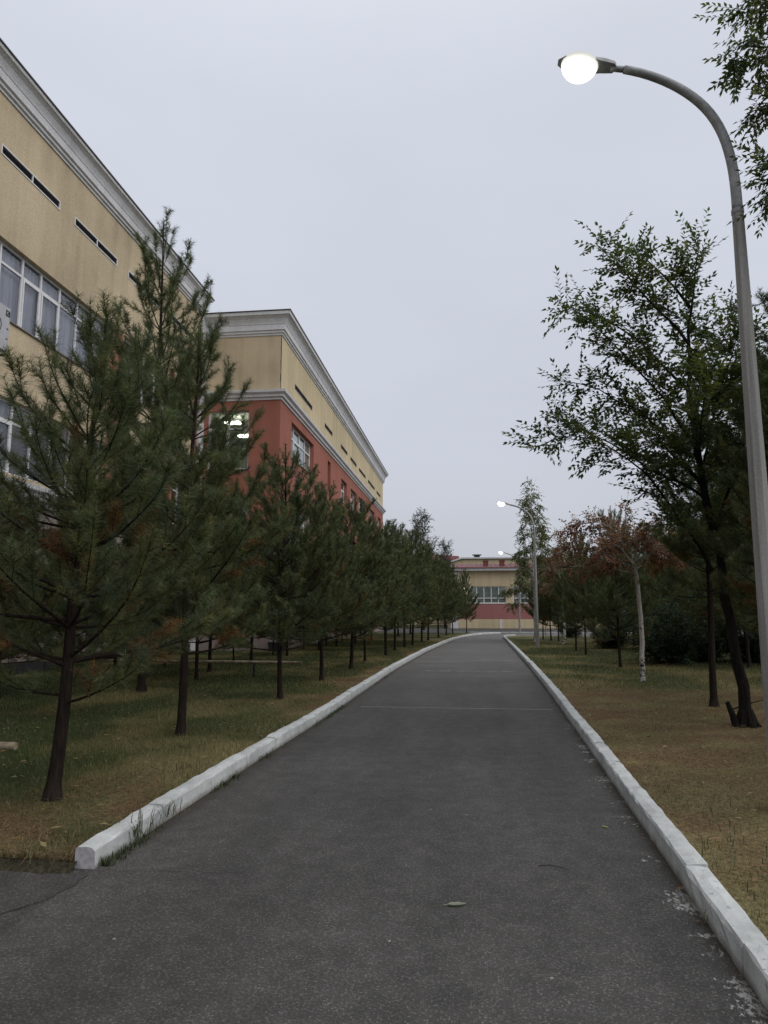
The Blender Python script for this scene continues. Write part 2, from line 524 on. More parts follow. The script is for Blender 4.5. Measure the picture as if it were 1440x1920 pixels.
def sheet(name, rows, mat, z, cols=None, attrs=None):
    """rows: list of equal-length lists of (x,y) -> grid mesh"""
    a = np.array(rows, float); n, k, _ = a.shape
    v = np.zeros((n * k, 3)); v[:, :2] = a.reshape(-1, 2); v[:, 2] = z if np.isscalar(z) else z.ravel()
    i = np.arange((n - 1) * k).reshape(n - 1, k)[:, :-1].ravel()
    f = np.c_[i, i + 1, i + 1 + k, i + k]
    me = np_mesh(name, v, f, cols, smooth=True)
    if attrs:
        for nm, val in attrs.items():
            at = me.attributes.new(nm, 'FLOAT', 'POINT'); at.data.foreach_set('value', np.asarray(val, np.float32).ravel())
    o = link(name, me, mat)
    # make faces look up
    if me.polygons[0].normal.z < 0:
        me.flip_normals()
    return structure(o)

# path
ys = np.r_[np.arange(-3, 56.6, 0.4)]
rows = []; er = []; el = []
for y in ys:
    xl = left_x(max(y, 4.5)) ; xr = right_x(max(y, .6))
    if y > 49.4: xr = 9.0 if y > 50.6 else xr + (y - 49.4) / 1.2 * 4
    t = np.linspace(0, 1, 17)
    x = xl + (xr - xl) * t
    rows.append([(a, y) for a in x]); er.append(xr - x); el.append(x - xl)
el = np.array(el); el[ys < 4.6, :] = 3.0
sheet('path', rows, M['asphalt'], 0.0, attrs={'edge_right': np.array(er), 'edge_left': el})
sheet('side_road', [[(-14, y), (-2.385, y)] for y in (-3, 0, 2, 4.52)], M['asphalt_old'], -0.004)
sheet('far_road', [[(x, y) for x in (-30, -10, 0, 10, 30, 60)] for y in (57.6, 60, 66, 75.9)], M['asphalt_old'], 0.004)

def patch(x, y):
    """albedo of the turf: green, straw and needle-brown patches"""
    n1 = fbm(x * .35, y * .22, 3); n2 = fbm(x * .9 + 7, y * .6, 11); n3 = fbm(x * 3, y * 3, 23, 2)
    green = np.stack([0.042 + .024 * n2, 0.055 + .024 * n2, 0.024 + 0 * n2], -1)
    straw = np.stack([0.180 + 0 * n2, 0.148 + 0 * n2, 0.072 + 0 * n2], -1)
    brown = np.stack([0.132 + 0 * n2, 0.086 + 0 * n2, 0.046 + 0 * n2], -1)
    right = x > 0
    # right verge: needle-brown up to y 15, straw mixed; left: brown by the corner and along the kerb
    dl = left_x(np.clip(y, 4.5, 56)) - x
    b_r = (.62 + .38 * np.clip((n2 - .38) * 5, 0, 1)) * np.clip((16.2 - y + (n1 - .5) * 5) / 1.5, 0, 1) * np.clip((y - 4.6 + (n1 - .5) * 3) / 1.2, 0, 1)
    b_l = np.clip((6.4 - y + (n2 - .5) * 4) / 1.0, 0, 1) + np.clip((.9 - dl + (n2 - .5) * 1.6) / .5, 0, 1) * np.clip((n1 - .50) * 8, 0, 1)
    b = np.clip(np.where(right, b_r, b_l), 0, 1)
    s = np.clip((n2 - .50) * 6, 0, 1) * .65 + np.clip((1.9 - dl) / 1.5, 0, 1) * .30 * (~right) + .15 * right
    s = np.clip(s, 0, 1)
    c = green * (1 - s[..., None]) + straw * s[..., None]
    bb = brown * (1 - np.clip((n3 - .45) * 5, 0, 1)[..., None] * .75) + straw * np.clip((n3 - .45) * 5, 0, 1)[..., None] * .75
    c = c * (1 - b[..., None]) + bb * b[..., None]
    return c, b

def lawn_z(x, y):
    return 0.045 + 0.05 * (fbm(x * .8, y * .8, 5) - .5)

def lawn(name, ys, edge, far_x, side):
    t = np.linspace(0, 1, 40) ** 1.8
    rows = []
    for y in ys:
        x0 = edge(y)
        rows.append([(x0 + (far_x - x0) * a, y) for a in t])
    a = np.array(rows)
    c, b = patch(a[..., 0], a[..., 1])
    z = lawn_z(a[..., 0], a[..., 1])
    z[:, 0] = 0.05
    if side < 0:      # the verge ends in a crumbling earth edge on the side road
        e0 = 4.40 + .05 * (vnoise(a[..., 0] * 6, a[..., 0] * 0, 42) - .5)
        k = np.clip((a[..., 1] - e0) / .10, 0, 1)
        z = z * k - .01 * (k <= 0)
        ds = np.clip((4.62 - a[..., 1] + .12 * (vnoise(a[..., 0] * 9, a[..., 1] * 9, 45) - .5)) / .12, 0, 1)[..., None]
        c = c * (1 - ds) + np.array([.045, .040, .026]) * ds
    return a, sheet(name, rows, M['lawn'], z, cols=c.reshape(-1, 3))
yl = np.r_[4.34, 4.37, 4.40, 4.43, 4.46, 4.49, 4.52, 4.56, 4.62, np.arange(4.7, 20, .22), np.arange(20, 57.4, .6)]
def ledge(y):
    return (left_x(y) - .13) if y > 4.5 else -2.5
def ledge_far(y):
    # beyond the bend the left verge ends at the far road
    return ledge(min(y, 56.3))
lawn('left_lawn', yl, ledge_far, -14.0, -1)
yr = np.r_[np.arange(-3, 20, .25), np.arange(20, 50.7, .6)]
lawn('right_lawn', yr, lambda y: right_x(max(y, .6)) + .13, 45.0, 1)
gx = np.array([-600, -200, -60, -15, 0, 15, 60, 200, 600.]); gy = np.array([-300, -60, -10, 10, 40, 90, 200, 900.])
rows = [[(x, y) for x in gx] for y in gy]
sheet('ground', rows, M['lawn'], -0.03, cols=np.tile([0.055, 0.062, 0.03], (len(gx) * len(gy), 1)))
rng = np.random.default_rng(5)
# cracks in the old asphalt: shallow open seams shown as narrow dark ribbons lying in the surface
def crack(pts, w, name='asphalt_crack'):
    q = smooth_line(pts, .03); r = np.random.default_rng(len(pts) * 7)
    q[1:-1] += r.normal(0, .008, (len(q) - 2, 2))
    rows = []
    for i, p in enumerate(q):
        d = q[min(i + 1, len(q) - 1)] - q[max(0, i - 1)]; n = np.array([-d[1], d[0]]) / (np.linalg.norm(d) + 1e-9)
        ww = w * (.4 + .9 * r.random())
        rows.append([tuple(p - n * ww), tuple(p + n * ww)])
    return sheet(name, rows, M['dark_metal'], 0.003)
crack([(-3.2, 3.55), (-2.75, 3.62), (-2.55, 3.78), (-2.42, 3.95), (-2.36, 4.2), (-2.37, 4.4)], .005)
crack([(-2.9, 3.55), (-2.55, 3.55), (-2.43, 3.63)], .007)
crack([(-2.36, 4.47), (-2.0, 4.51), (-1.62, 4.52), (-1.2, 4.54)], .0018)

# ------------------------------------------------------------------ kerbs, stone by stone
def kerb(name, line, start, length, side, seed):
    root = structure(empty(name))
    root['label'] = 'whitewashed concrete kerb along the %s side of the asphalt path' % ('left' if side < 0 else 'right')
    d = np.r_[0, np.cumsum(np.linalg.norm(np.diff(line, axis=0), axis=1))]
    P = lambda s: np.array([np.interp(s, d, line[:, 0]), np.interp(s, d, line[:, 1])])
    r = np.random.default_rng(seed)
    s = start
    while s < d[-1] - .3:
        L = min(length, d[-1] - s)
        off = r.normal(0, .0025); tz = r.normal(0, .0035); tw = r.normal(0, .003)
        n = 9 if P(s)[1] < 16 else 3
        us = np.linspace(s + .004, s + L - .004, n)
        prof = [(0.0, -.05), (0.0, .05), (.004, .118), (.014, .134), (.07, .141), (.126, .138), (.138, .126), (.14, -.05)]
        vs = []; fs = []
        for i, u in enumerate(us):
            p = P(u); t = P(u + .05) - P(u - .05); t /= np.linalg.norm(t)
            nn = np.array([-t[1], t[0]]) * (1 if side < 0 else -1)      # away from the path
            endk = .003 if i in (0, n - 1) else 0
            for j, (a, z) in enumerate(prof):
                jit = r.normal(0, .003 if n > 3 else .002, 2)
                aa = a + off + tw * (i / (n - 1) - .5) + jit[0] + endk * (.6 if a < .07 else -.6) * (z > 0)
                zz_ = z + tz + jit[1] * (z > 0) - endk * (z > .1)
                vs.append((p[0] + nn[0] * aa, p[1] + nn[1] * aa, zz_))
        k = len(prof)
        for i in range(n - 1):
            for j in range(k - 1):
                a = i * k + j
                fs.append((a, a + 1, a + 1 + k, a + k))
        fs.append(tuple(range(k))); fs.append(tuple(range((n - 1) * k, n * k))[::-1])
        me = bpy.data.meshes.new('kerbstone'); me.from_pydata(vs, [], fs); me.materials.append(M['kerb'])
        import bmesh
        bm = bmesh.new(); bm.from_mesh(me); bmesh.ops.recalc_face_normals(bm, faces=bm.faces); bm.to_mesh(me); bm.free()
        for q in me.polygons: q.use_smooth = False
        if side < 0 and s == start:
            me.materials.append(M['kerb_end']); me.polygons[len(fs) - 2].material_index = 1
        link('kerbstone', me, None, root)
        s += length
    return root
kerb('left_kerb', LL, 0.0, 1.0, -1, 3)
kerb('right_kerb', RL, 0.0, 1.0, 1, 4)
fk = empty('far_kerb'); structure(fk)
for i in range(20):
    m_ = MB(); x0 = -1.5 + i * 1.5
    m_.box(x0, x0 + 1.49, 57.3 + .01 * (i % 3), 57.45, -.05, .12 + .006 * (i % 2))
    m_.build('kerbstone', M['kerb'], fk)

# ------------------------------------------------------------------ buildings
def facade_x(X):            # a wall facing +X: u runs along Y
    return lambda u, v, n: (X + n, u, v)
def facade_y(Y):            # a wall facing -Y: u runs along X
    return lambda u, v, n: (u, Y - n, v)

def wall(parent, Mp, u0, u1, v0, v1, holes, mat, depth=.2, name='wall', n0=0.0):
    m = MB(Mp)
    us = sorted({u0, u1} | {h[i] for h in holes for i in (0, 1)})
    vs = sorted({v0, v1} | {h[i] for h in holes for i in (2, 3)})
    us = [u for u in us if u0 <= u <= u1]; vs = [v for v in vs if v0 <= v <= v1]
    for a, b in zip(us, us[1:]):
        for c, d in zip(vs, vs[1:]):
            mu, mv = (a + b) / 2, (c + d) / 2
            if any(h[0] < mu < h[1] and h[2] < mv < h[3] for h in holes): continue
            m.quad((a, c, n0), (b, c, n0), (b, d, n0), (a, d, n0))
    for a, b, c, d in holes:
        e = n0 - depth
        m.quad((a, c, n0), (a, d, n0), (a, d, e), (a, c, e)); m.quad((b, c, n0), (b, c, e), (b, d, e), (b, d, n0))
        m.quad((a, d, n0), (b, d, n0), (b, d, e), (a, d, e)); m.quad((a, c, n0), (a, c, e), (b, c, e), (b, c, n0))
    return link(name, m.mesh(name, fix=False), mat, parent)

def window(parent, Mp, u, v, recess=.14, bar=.06, sashes=(), sill=True, curtain=None, seed=0):
    """u, v: positions of the frame bars (edges first and last)"""
    m = MB(Mp)
    n1 = -recess; n0 = n1 - .07
    u0, u1, v0, v1 = u[0], u[-1], v[0], v[-1]
    e = .003
    m.box(u0 + e, u0 + bar, v0 + e, v1 - e, n0, n1); m.box(u1 - bar, u1 - e, v0 + e, v1 - e, n0, n1)
    m.box(u0 + bar, u1 - bar, v0 + e, v0 + bar, n0, n1 - .002); m.box(u0 + bar, u1 - bar, v1 - bar, v1 - e, n0, n1 - .002)
    for a in u[1:-1]:
        m.box(a - bar / 2, a + bar / 2, v0 + bar, v1 - bar, n0, n1)
    for b in v[1:-1]:
        for a0, a1 in zip(u, u[1:]):
            m.box(a0 + bar / 2, a1 - bar / 2, b - bar / 2, b + bar / 2, n0, n1 - .003)
    for (i, j) in sashes:      # an opening sash: a second, proud frame inside the cell
        a0, a1, b0, b1 = u[i] + bar * .6, u[i + 1] - bar * .6, v[j] + bar * .6, v[j + 1] - bar * .6
        for q in ((a0, a0 + .05, b0, b1), (a1 - .05, a1, b0, b1), (a0 + .05, a1 - .05, b0, b0 + .05), (a0 + .05, a1 - .05, b1 - .05, b1)):
            m.box(q[0], q[1], q[2], q[3], n1 - .02, n1 + .018)
    w = m.build('window', M['pvc'], parent)
    r = random.Random(seed)
    for a0, a1 in zip(u, u[1:]):
        for b0, b1 in zip(v, v[1:]):
            g = MB(Mp); k = r.uniform(-.004, .004)
            g.quad((a0 + bar * .4, b0 + bar * .4, n0 + .03 + k), (a1 - bar * .4, b0 + bar * .4, n0 + .03 - k), (a1 - bar * .4, b1 - bar * .4, n0 + .034 - k), (a0 + bar * .4, b1 - bar * .4, n0 + .034 + k))
            link('pane', g.mesh('pane', fix=False), M['glass'], w)
    if sill:
        s = MB(Mp); s.box(u0 - .04, u1 + .04, v0 - .035, v0 - .005, n1 - .02, .055); s.build('sill', M['sill'], w)
    if curtain:
        for (a0, a1) in curtain:
            nn = int((a1 - a0) * 26); vs = []; fs = []
            for i in range(nn + 1):
                uu = a0 + (a1 - a0) * i / nn
                d = n0 - .12 - .03 * math.sin(i * 1.35 + r.random()) 
                vs += [Mp(uu, v0 + .02, d), Mp(uu, v1 - .05, d)]
            for i in range(nn):
                fs.append((2 * i, 2 * i + 2, 2 * i + 3, 2 * i + 1))
            me = bpy.data.meshes.new('curtain'); me.from_pydata(vs, [], fs); me.update()
            link('curtain', me, M['curtain'], w)
    return w

def cornice(parent, path, prof, name, mat, closed=False):
    """sweeps profile (outward, z) along a polyline; outward = right-hand side of travel"""
    P = [Vector((x, y, 0)) for x, y in path]
    m = MB(); k = len(prof)
    for i, p in enumerate(P):
        a = (P[i] - P[i - 1]).normalized() if i else (P[1] - P[0]).normalized()
        b = (P[i + 1] - P[i]).normalized() if i < len(P) - 1 else a
        if not i: a = b
        na = Vector((a.y, -a.x, 0)); nb = Vector((b.y, -b.x, 0))
        mt = (na + nb); mt = mt / max(1e-6, mt.dot(na))
        for o, z in prof:
            q = p + mt * o; m.v.append((q.x, q.y, z))
    for i in range(len(P) - 1):
        for j in range(k - 1):
            a = i * k + j
            m.f.append((a, a + k, a + k + 1, a + 1))
    m.f.append(tuple(range(k))); m.f.append(tuple((len(P) - 1) * k + j for j in range(k))[::-1])
    return m.build(name, mat, parent)

def vent(parent, Mp, u0, u1, v0, v1, n=2, frame=True):
    m = MB(Mp); t = .035
    m.box(u0, u1, v0, v0 + t, -.03, .018); m.box(u0, u1, v1 - t, v1, -.03, .018)
    cs = np.linspace(u0, u1, n + 1)
    for i, c in enumerate(cs):
        a = c if i == 0 else (c - t if i == n else c - t / 2)
        m.box(a, a + t, v0 + t, v1 - t, -.03, .016)
    f = m.build('vent', M['pvc'] if frame else M['flash'], parent)
    b = MB(Mp); b.quad((u0, v0, -.10), (u1, v0, -.10), (u1, v1, -.10), (u0, v1, -.10)); b.build('vent_backing', M['dark_metal'], f)
    for i in range(n):
        s = MB(Mp)
        k = 4
        for j in range(k):
            z = v0 + t + (v1 - v0 - 2 * t) * (j + .15) / k
            a, c = cs[i] + t * .6, cs[i + 1] - t * .6
            s.add([(a, z, -.004), (c, z, -.004), (c, z + .045, -.06), (a, z + .045, -.06), (a, z + .008, -.004), (c, z + .008, -.004), (c, z + .053, -.06), (a, z + .053, -.06)],
                  [(0, 1, 2, 3), (4, 7, 6, 5), (0, 4, 5, 1), (2, 6, 7, 3)])
        s.build('louvre', M['louvre'], f)
    return f

def room(parent, x0, x1, y0, y1, z0, z1, mat, openside):
    m = MB()
    m.box(x0, x1, y0, y1, z0, z1)
    drop = {'+x': 3, '-y': 2}[openside]
    m.f.pop(drop)
    return link('room', m.mesh('room', fix=False), mat, parent)

def ceil_lamps(parent, pts, s=(.6, 1.2)):
    for x, y, z in pts:
        m = MB(); m.box(x - s[0] / 2, x + s[0] / 2, y - s[1] / 2, y + s[1] / 2, z - .08, z)
        m.build('ceiling_lamp', M['ceil_lamp'], parent)

# ---- main block, wall plane X = -11.5
A = tag(empty('school_building', (0, 0, 0)), 'tall yellow rendered block with long window bands and white cornice behind the left pines', 'building')
MX = -11.5; A0, A1 = -6.0, 28.45
fa = facade_x(MX)
ub = [(14.4 - 5.6 - .0, 20.85), (21.75, 25.4), (26.1, 27.9)]       # window bands along Y
holes_u = [(a, b, 8.94, 10.95) for a, b in ub]
vents = [(15.09 + 3.36 * i, 17.68 + 3.36 * i, 13.03, 13.30) for i in range(-3, 4)]
wall(A, fa, A0, A1, 8.0, 14.7, holes_u + vents, M['yellow'], .2)
# red piers between the window bands, 12 mm proud render
for a, b, c, d in ((20.92, 21.70, 5.0, 11.0), (25.46, 26.05, 5.0, 11.0), (27.95, 28.42, 5.0, 11.0)):
    m = MB(fa); m.box(a, b, c, d, .002, .014); m.build('pier', M['red'], A)
lb = [(8.8, 20.85), (21.75, 25.4), (26.1, 27.9)]
holes_l = [(a, b, 5.08, 6.98) for a, b in lb]
wall(A, fa, A0, A1, 4.7, 8.0, holes_l, M['yellow'], .2)
wall(A, fa, A0, A1, .36, 4.7, [], M['grey_wall'], .2, n0=-.01)
m = MB(fa); m.box(A0, A1, -.05, .36, -.3, .05); m.build('plinth', M['dark_metal'], A)
def bars(a, b, step):
    n = max(1, round((b - a) / step)); return [a + (b - a) * i / n for i in range(n + 1)]
def phase_bars(a, b):   # bars measured on the photograph for the long band
    mid = [16.48, 17.30, 18.20, 19.12, 20.0]
    out = [a] + [x for x in np.arange(16.48 - .9 * 10, 16.4, .9) if x > a + .4] + mid + [b]
    return [float(x) for x in out]
for i, (a, b) in enumerate(ub):
    u = phase_bars(a, b) if i == 0 else bars(a, b, .9)
    window(A, fa, u, [8.94, 10.42, 10.95], .14, .065, [(k, 0) for k in range(1, len(u) - 1, 4)] + ([(len(u) - 5, 0)] if i == 0 else []), True, [(a + .05, b - .05)] if i == 0 else None, seed=i)
for i, (a, b) in enumerate(lb):
    u = phase_bars(a, b) if i == 0 else bars(a, b, .9)
    window(A, fa, u, [5.08, 6.45, 6.98], .14, .065, [(k, 0) for k in range(2, len(u) - 1, 3)], False, [(a + .1, a + 8)] if i == 0 else None, seed=9 + i)
for q in vents:
    vent(A, fa, *q)
room(A, -18, MX - .22, A0 + .2, 28.3, 8.4, 11.6, M['room'], '+x')
room(A, -18, MX - .22, A0 + .2, 28.3, 4.6, 7.8, M['room'], '+x')
ceil_lamps(A, [(-13.0, 22.2, 6.32)], (.25, .5))
cornice(A, [(MX, A0), (MX, A1), (MX - 9, A1)][::1],
        [(-.2, 14.56), (.04, 14.58), (.04, 14.65), (.10, 14.67), (.10, 14.74), (.16, 14.77), (.17, 14.98), (.19, 15.0), (.19, 15.02), (.21, 15.08), (.26, 15.20), (.34, 15.27), (.38, 15.28), (.40, 15.36), (-.2, 15.39)], 'cornice', M['cornice'])
cornice(A, [(MX, A0), (MX, A1), (MX - 9, A1)], [(-.2, 15.395), (.43, 15.365), (.435, 15.40), (-.2, 15.46)], 'roof_flashing', M['flash'])
cornice(A, [(MX, A0), (MX, A1 + .02)], [(-.1, 4.40), (.08, 4.42), (.08, 4.52), (.16, 4.56), (.16, 4.74), (.24, 4.80), (.26, 4.92), (-.1, 5.0)], 'string_course', M['cornice'])
m = MB(); m.box(-30, MX - .05, A0, A1 - .05, 14.95, 15.35); m.build('roof', M['flash'], A)
m = MB(); m.box(-30, MX - .25, A1 - .2, A1, .0, 14.8); m.build('wall', M['yellow'], A)
# the white rendered corner strip where the two blocks meet
m = MB(); m.box(MX - .1, MX + .09, A1 + .02, 28.98, .0, 14.57); m.build('pilaster', M['cornice'], A)

# air conditioner on the wall
ac = tag(empty('air_conditioner', (MX, 15.2, 7.84)), 'white outdoor air conditioner unit hung on the yellow wall under the window band', 'air conditioner')
m = MB(); m.box(.08, .40, -.62, .16, .06, 1.16); m.build('casing', M['ac'], ac)
for yy in (-.55, .1):
    m = MB(); m.box(.002, .42, yy, yy + .05, -.05, -.004); m.build('bracket', M['dark_metal'], ac)
m = MB(); m.box(.401, .406, .0, .15, .93, 1.08); pl = m.build('label_plate', M['dark_metal'], ac)
m = MB()
pts = [(.408, .075 + .04 * math.cos(a), 1.005 + .04 * math.sin(a)) for a in np.linspace(.9, 5.4, 10)]
m.tube(pts, .006, 4); m.build('plate_letter', M['pvc'], pl)
for z in (.35, .6):
    m = MB(); m.box(.401, .405, .06, .13, z, z + .03); m.build('screw_cover', M['louvre'], ac)
m = MB(); m.tube([(.402, -.36 + .22 * math.cos(a), .62 + .22 * math.sin(a)) for a in np.linspace(0, 6.283, 25)], .012, 5); m.build('fan_guard', M['louvre'], ac)

# ---- red and yellow wing, side plane X = -8, end plane Y = 29
B = tag(empty('school_wing', (0, 0, 0)), 'wing with red render below and yellow render above, projecting beyond the yellow block', 'building')
BX, BY0, BY1 = -8.0, 29.0, 65.6
fb = facade_x(BX); fe = facade_y(BY0)
bw = [(30.98, 35.65), (43.75, 45.85), (47.4, 49.8), (51.0, 54.25), (56.35, 59.6), (61.7, 64.0)]
slot = (39.4, 40.25, 8.66, 10.32)
holes2 = [(a, b, 8.62, 10.32 if i == 0 else 10.10) for i, (a, b) in enumerate(bw)] + [slot]
wall(B, fb, BY0, BY1, 7.9, 10.9, holes2, M['red'], .28)
bl = [(30.98, 35.65), (38.5, 40.6), (43.75, 45.85), (47.4, 49.8), (51.0, 54.25), (56.35, 59.6), (61.7, 64.0)]
holes3 = [(a, b, 4.75, 6.5) for a, b in bl]
wall(B, fb, BY0, BY1, 4.45, 7.9, holes3, M['red'], .28)
wall(B, fb, BY0, BY1, -.05, 4.45, [], M['grey_wall'], .2, n0=-.01)
wall(B, fe, -11.5, BX - .012, -.05, 4.45, [], M['grey_wall'], .2, n0=-.01)
bv = [(31.44, 35.1, 3), (38.4, 40.6, 2), (43.5, 45.86, 2), (47.15, 49.7, 2), (51.0, 54.2, 2), (55.7, 59.6, 2), (61.0, 63.6, 2)]
wall(B, fb, BY0, BY1, 11.2, 13.95, [(a, b, 12.03, 12.26) for a, b, n in bv], M['yellow_pale'], .12)  # paler than the end wall: light from the right put into the colour
for a, b, n in bv: vent(B, fb, a, b, 12.03, 12.26, n, False)
for i, (a, b) in enumerate(bw):
    z1 = 10.32 if i == 0 else 10.10
    window(B, fb, bars(a, b, 1.15), [8.62, 9.72 if i == 0 else 9.55, z1], .2, .075, [(1, 0)], True, [(a + .05, b - .05)], seed=20 + i)
for i, (a, b) in enumerate(bl):
    window(B, fb, bars(a, b, 1.15), [4.75, 5.9, 6.5], .2, .075, [(1, 0)], True, [(a + .05, b - .05)], seed=40 + i)
m = MB(fb); m.box(slot[0], slot[1], slot[2], slot[3], -.30, -.26); m.build('blind_niche', M['red'], B)
m = MB(fb); m.box(slot[0] - .04, slot[1] + .04, slot[2] - .035, slot[2] - .004, -.2, .05); m.build('sill', M['sill'], B)
ew = (-11.25, -9.38, 7.72, 10.32); el_ = (-11.25, -9.38, 4.75, 6.5)
wall(B, fe, -11.5, BX, 4.45, 10.9, [ew, el_], M['red'], .2)
wall(B, fe, -11.5, BX, 11.2, 13.95, [], M['yellow'], .12)
window(B, fe, bars(ew[0], ew[1], .94), [7.72, 9.55, 10.32], .12, .07, [(0, 0)], True, None, seed=61)
window(B, fe, bars(el_[0], el_[1], .94), [4.75, 5.9, 6.5], .12, .07, [(0, 0)], True, None, seed=62)
room(B, -14.5, BX - .3, BY0 + .21, 36.8, 7.4, 10.75, M['room_lit'], '-y')
room(B, -14.5, BX - .3, BY0 + .21, 36.8, 3.6, 7.0, M['room_lit'], '-y')
ceil_lamps(B, [(-10.95, 31.4, 10.5), (-10.15, 31.0, 9.75), (-10.6, 34.2, 10.72)], (.7, .35))
ceil_lamps(B, [(-10.8, 31.2, 6.95), (-10.4, 33.5, 6.95)], (.9, .4))
room(B, -14.5, BX - .3, 37.2, BY1 - .3, 7.4, 10.75, M['room'], '+x')
room(B, -14.5, BX - .3, 37.2, BY1 - .3, 3.6, 7.0, M['room'], '+x')
pathB = [(-11.42, BY0), (BX, BY0), (BX, BY1), (-16, BY1)]
cornice(B, pathB, [(-.2, 13.66), (.04, 13.68), (.04, 13.76), (.10, 13.78), (.10, 13.86), (.16, 13.89), (.17, 14.12), (.19, 14.14), (.21, 14.22), (.27, 14.36), (.37, 14.46), (.44, 14.48), (.46, 14.62), (-.2, 14.65)], 'cornice', M['cornice'])
cornice(B, pathB, [(-.2, 14.655), (.49, 14.625), (.495, 14.665), (-.2, 14.73)], 'roof_flashing', M['flash'])
cornice(B, pathB, [(-.1, 4.22), (.06, 4.24), (.06, 4.33), (.12, 4.36), (.12, 4.50), (.18, 4.55), (.19, 4.64), (-.1, 4.70)], 'string_course', M['cornice'])
cornice(B, pathB, [(-.1, 10.74), (.05, 10.76), (.05, 10.84), (.14, 10.88), (.15, 10.97), (.26, 11.05), (.28, 11.16), (-.1, 11.24)], 'string_course', M['cornice'])
m = MB(); m.box(-20, BX - .05, BY0 + .1, BY1 - .05, 14.2, 14.6); m.build('roof', M['flash'], B)
m = MB(); m.box(-20, BX - .02, BY1 - .15, BY1 - .002, 0, 13.9); m.build('wall', M['yellow_pale'], B)
# a damp crack and stain line at the wing's corner
m = MB(); zz_ = np.linspace(11.25, 13.67, 16)
rr = random.Random(2)
for a, b in zip(zz_, zz_[1:]):
    o = rr.uniform(-.012, .012)
    m.box(BX - .03 + o, BX + .006, BY0 - .006, BY0 + .006, a, b)
m.build('corner_seam', M['flash'], B)

# ---- far building across the road
Cb = tag(empty('far_building', (0, 0, 0)), 'low yellow building with faded red band and red roof beyond the path end', 'building')
CY = 76.0
fc = facade_y(CY); CX0, CX1 = -1.15, 30.0
cw = [(-.04, 3.75), (4.5, 8.3), (9.05, 12.8), (13.6, 17.4), (18.2, 22)]
wall(Cb, fc, CX0, CX1, 2.57, 6.15, [(a, b, 2.6, 4.38) for a, b in cw], M['yellow_pale'], .25)
wall(Cb, fc, CX0, CX1, .95, 2.57, [], M['pink'], n0=.01)
wall(Cb, fc, CX0, CX1, -.1, .95, [], M['yellow_pale'], n0=.03)
m = MB(fc); m.box(3.05, 3.3, .0, .93, .031, .05); m.build('pilaster', M['cornice'], Cb)
for i, (a, b) in enumerate(cw):
    window(Cb, fc, bars(a, b, .76), [2.6, 3.15, 4.38], .1, .09, [], True, [(a + .05, b - .05)], seed=80 + i)
    for s_ in Cb.children[-1].children:
        if s_.name.startswith('curtain'): s_.data.materials[0] = M['blind']
    for s_ in Cb.children[-1].children:
        if s_.name.startswith('sill'): s_.data.materials[0] = M['pvc']
room(Cb, CX0 + .3, CX1 - .3, CY + .26, CY + 7, .3, 5.6, M['room_lit'], '-y')
m = MB(); m.box(CX0 - 1.2, CX0 - .003, CY - .0, CY + 7, 0, 6.1); m.build('wall', M['yellow_pale'], Cb)
m = MB(fc); m.box(CX0 - .9, CX0 - .1, 0, 5.6, .05, .35); m.build('pilaster', M['cornice'], Cb)
m = MB(fc); m.box(CX0 - 1.0, CX0, 5.6, 5.85, .02, .5); m.build('capital', M['cornice'], Cb)
m = MB(); m.box(CX0 - .9, CX1, CY - .65, CY - .002, 6.02, 6.28); m.build('eave', M['cornice'], Cb)
m = MB(); m.add([(CX0 - 1.4, CY - .8, 6.285), (CX1, CY - .8, 6.285), (CX1, CY + 8, 7.2), (CX0 - 1.4, CY + 8, 7.2), (CX0 - 1.4, CY - .8, 6.36), (CX1, CY - .8, 6.36), (CX1, CY + 8, 7.28), (CX0 - 1.4, CY + 8, 7.28)],
               [(0, 3, 2, 1), (4, 5, 6, 7), (0, 1, 5, 4), (1, 2, 6, 5), (2, 3, 7, 6), (3, 0, 4, 7)]); rf = m.build('roof', M['roof_red'], Cb)
for i in range(60):      # standing seams
    x = CX0 - 1.2 + i * .52
    m = MB(); m.add([(x, CY - .8, 6.361), (x + .03, CY - .8, 6.361), (x + .03, CY + 7.9, 7.27), (x, CY + 7.9, 7.27), (x, CY - .8, 6.40), (x + .03, CY - .8, 6.40), (x + .03, CY + 7.9, 7.31), (x, CY + 7.9, 7.31)],
                    [(4, 5, 6, 7), (0, 1, 5, 4), (1, 2, 6, 5), (3, 0, 4, 7)]); m.build('roof_seam', M['roof_red'], rf)
for x in (1.47, 3.22):
    m = MB(); m.box(x, x + .56, CY + 1.6, CY + 2.2, 6.55, 7.18); m.box(x - .06, x + .62, CY + 1.54, CY + 2.26, 7.181, 7.25); m.build('chimney', M['chimney'], rf)
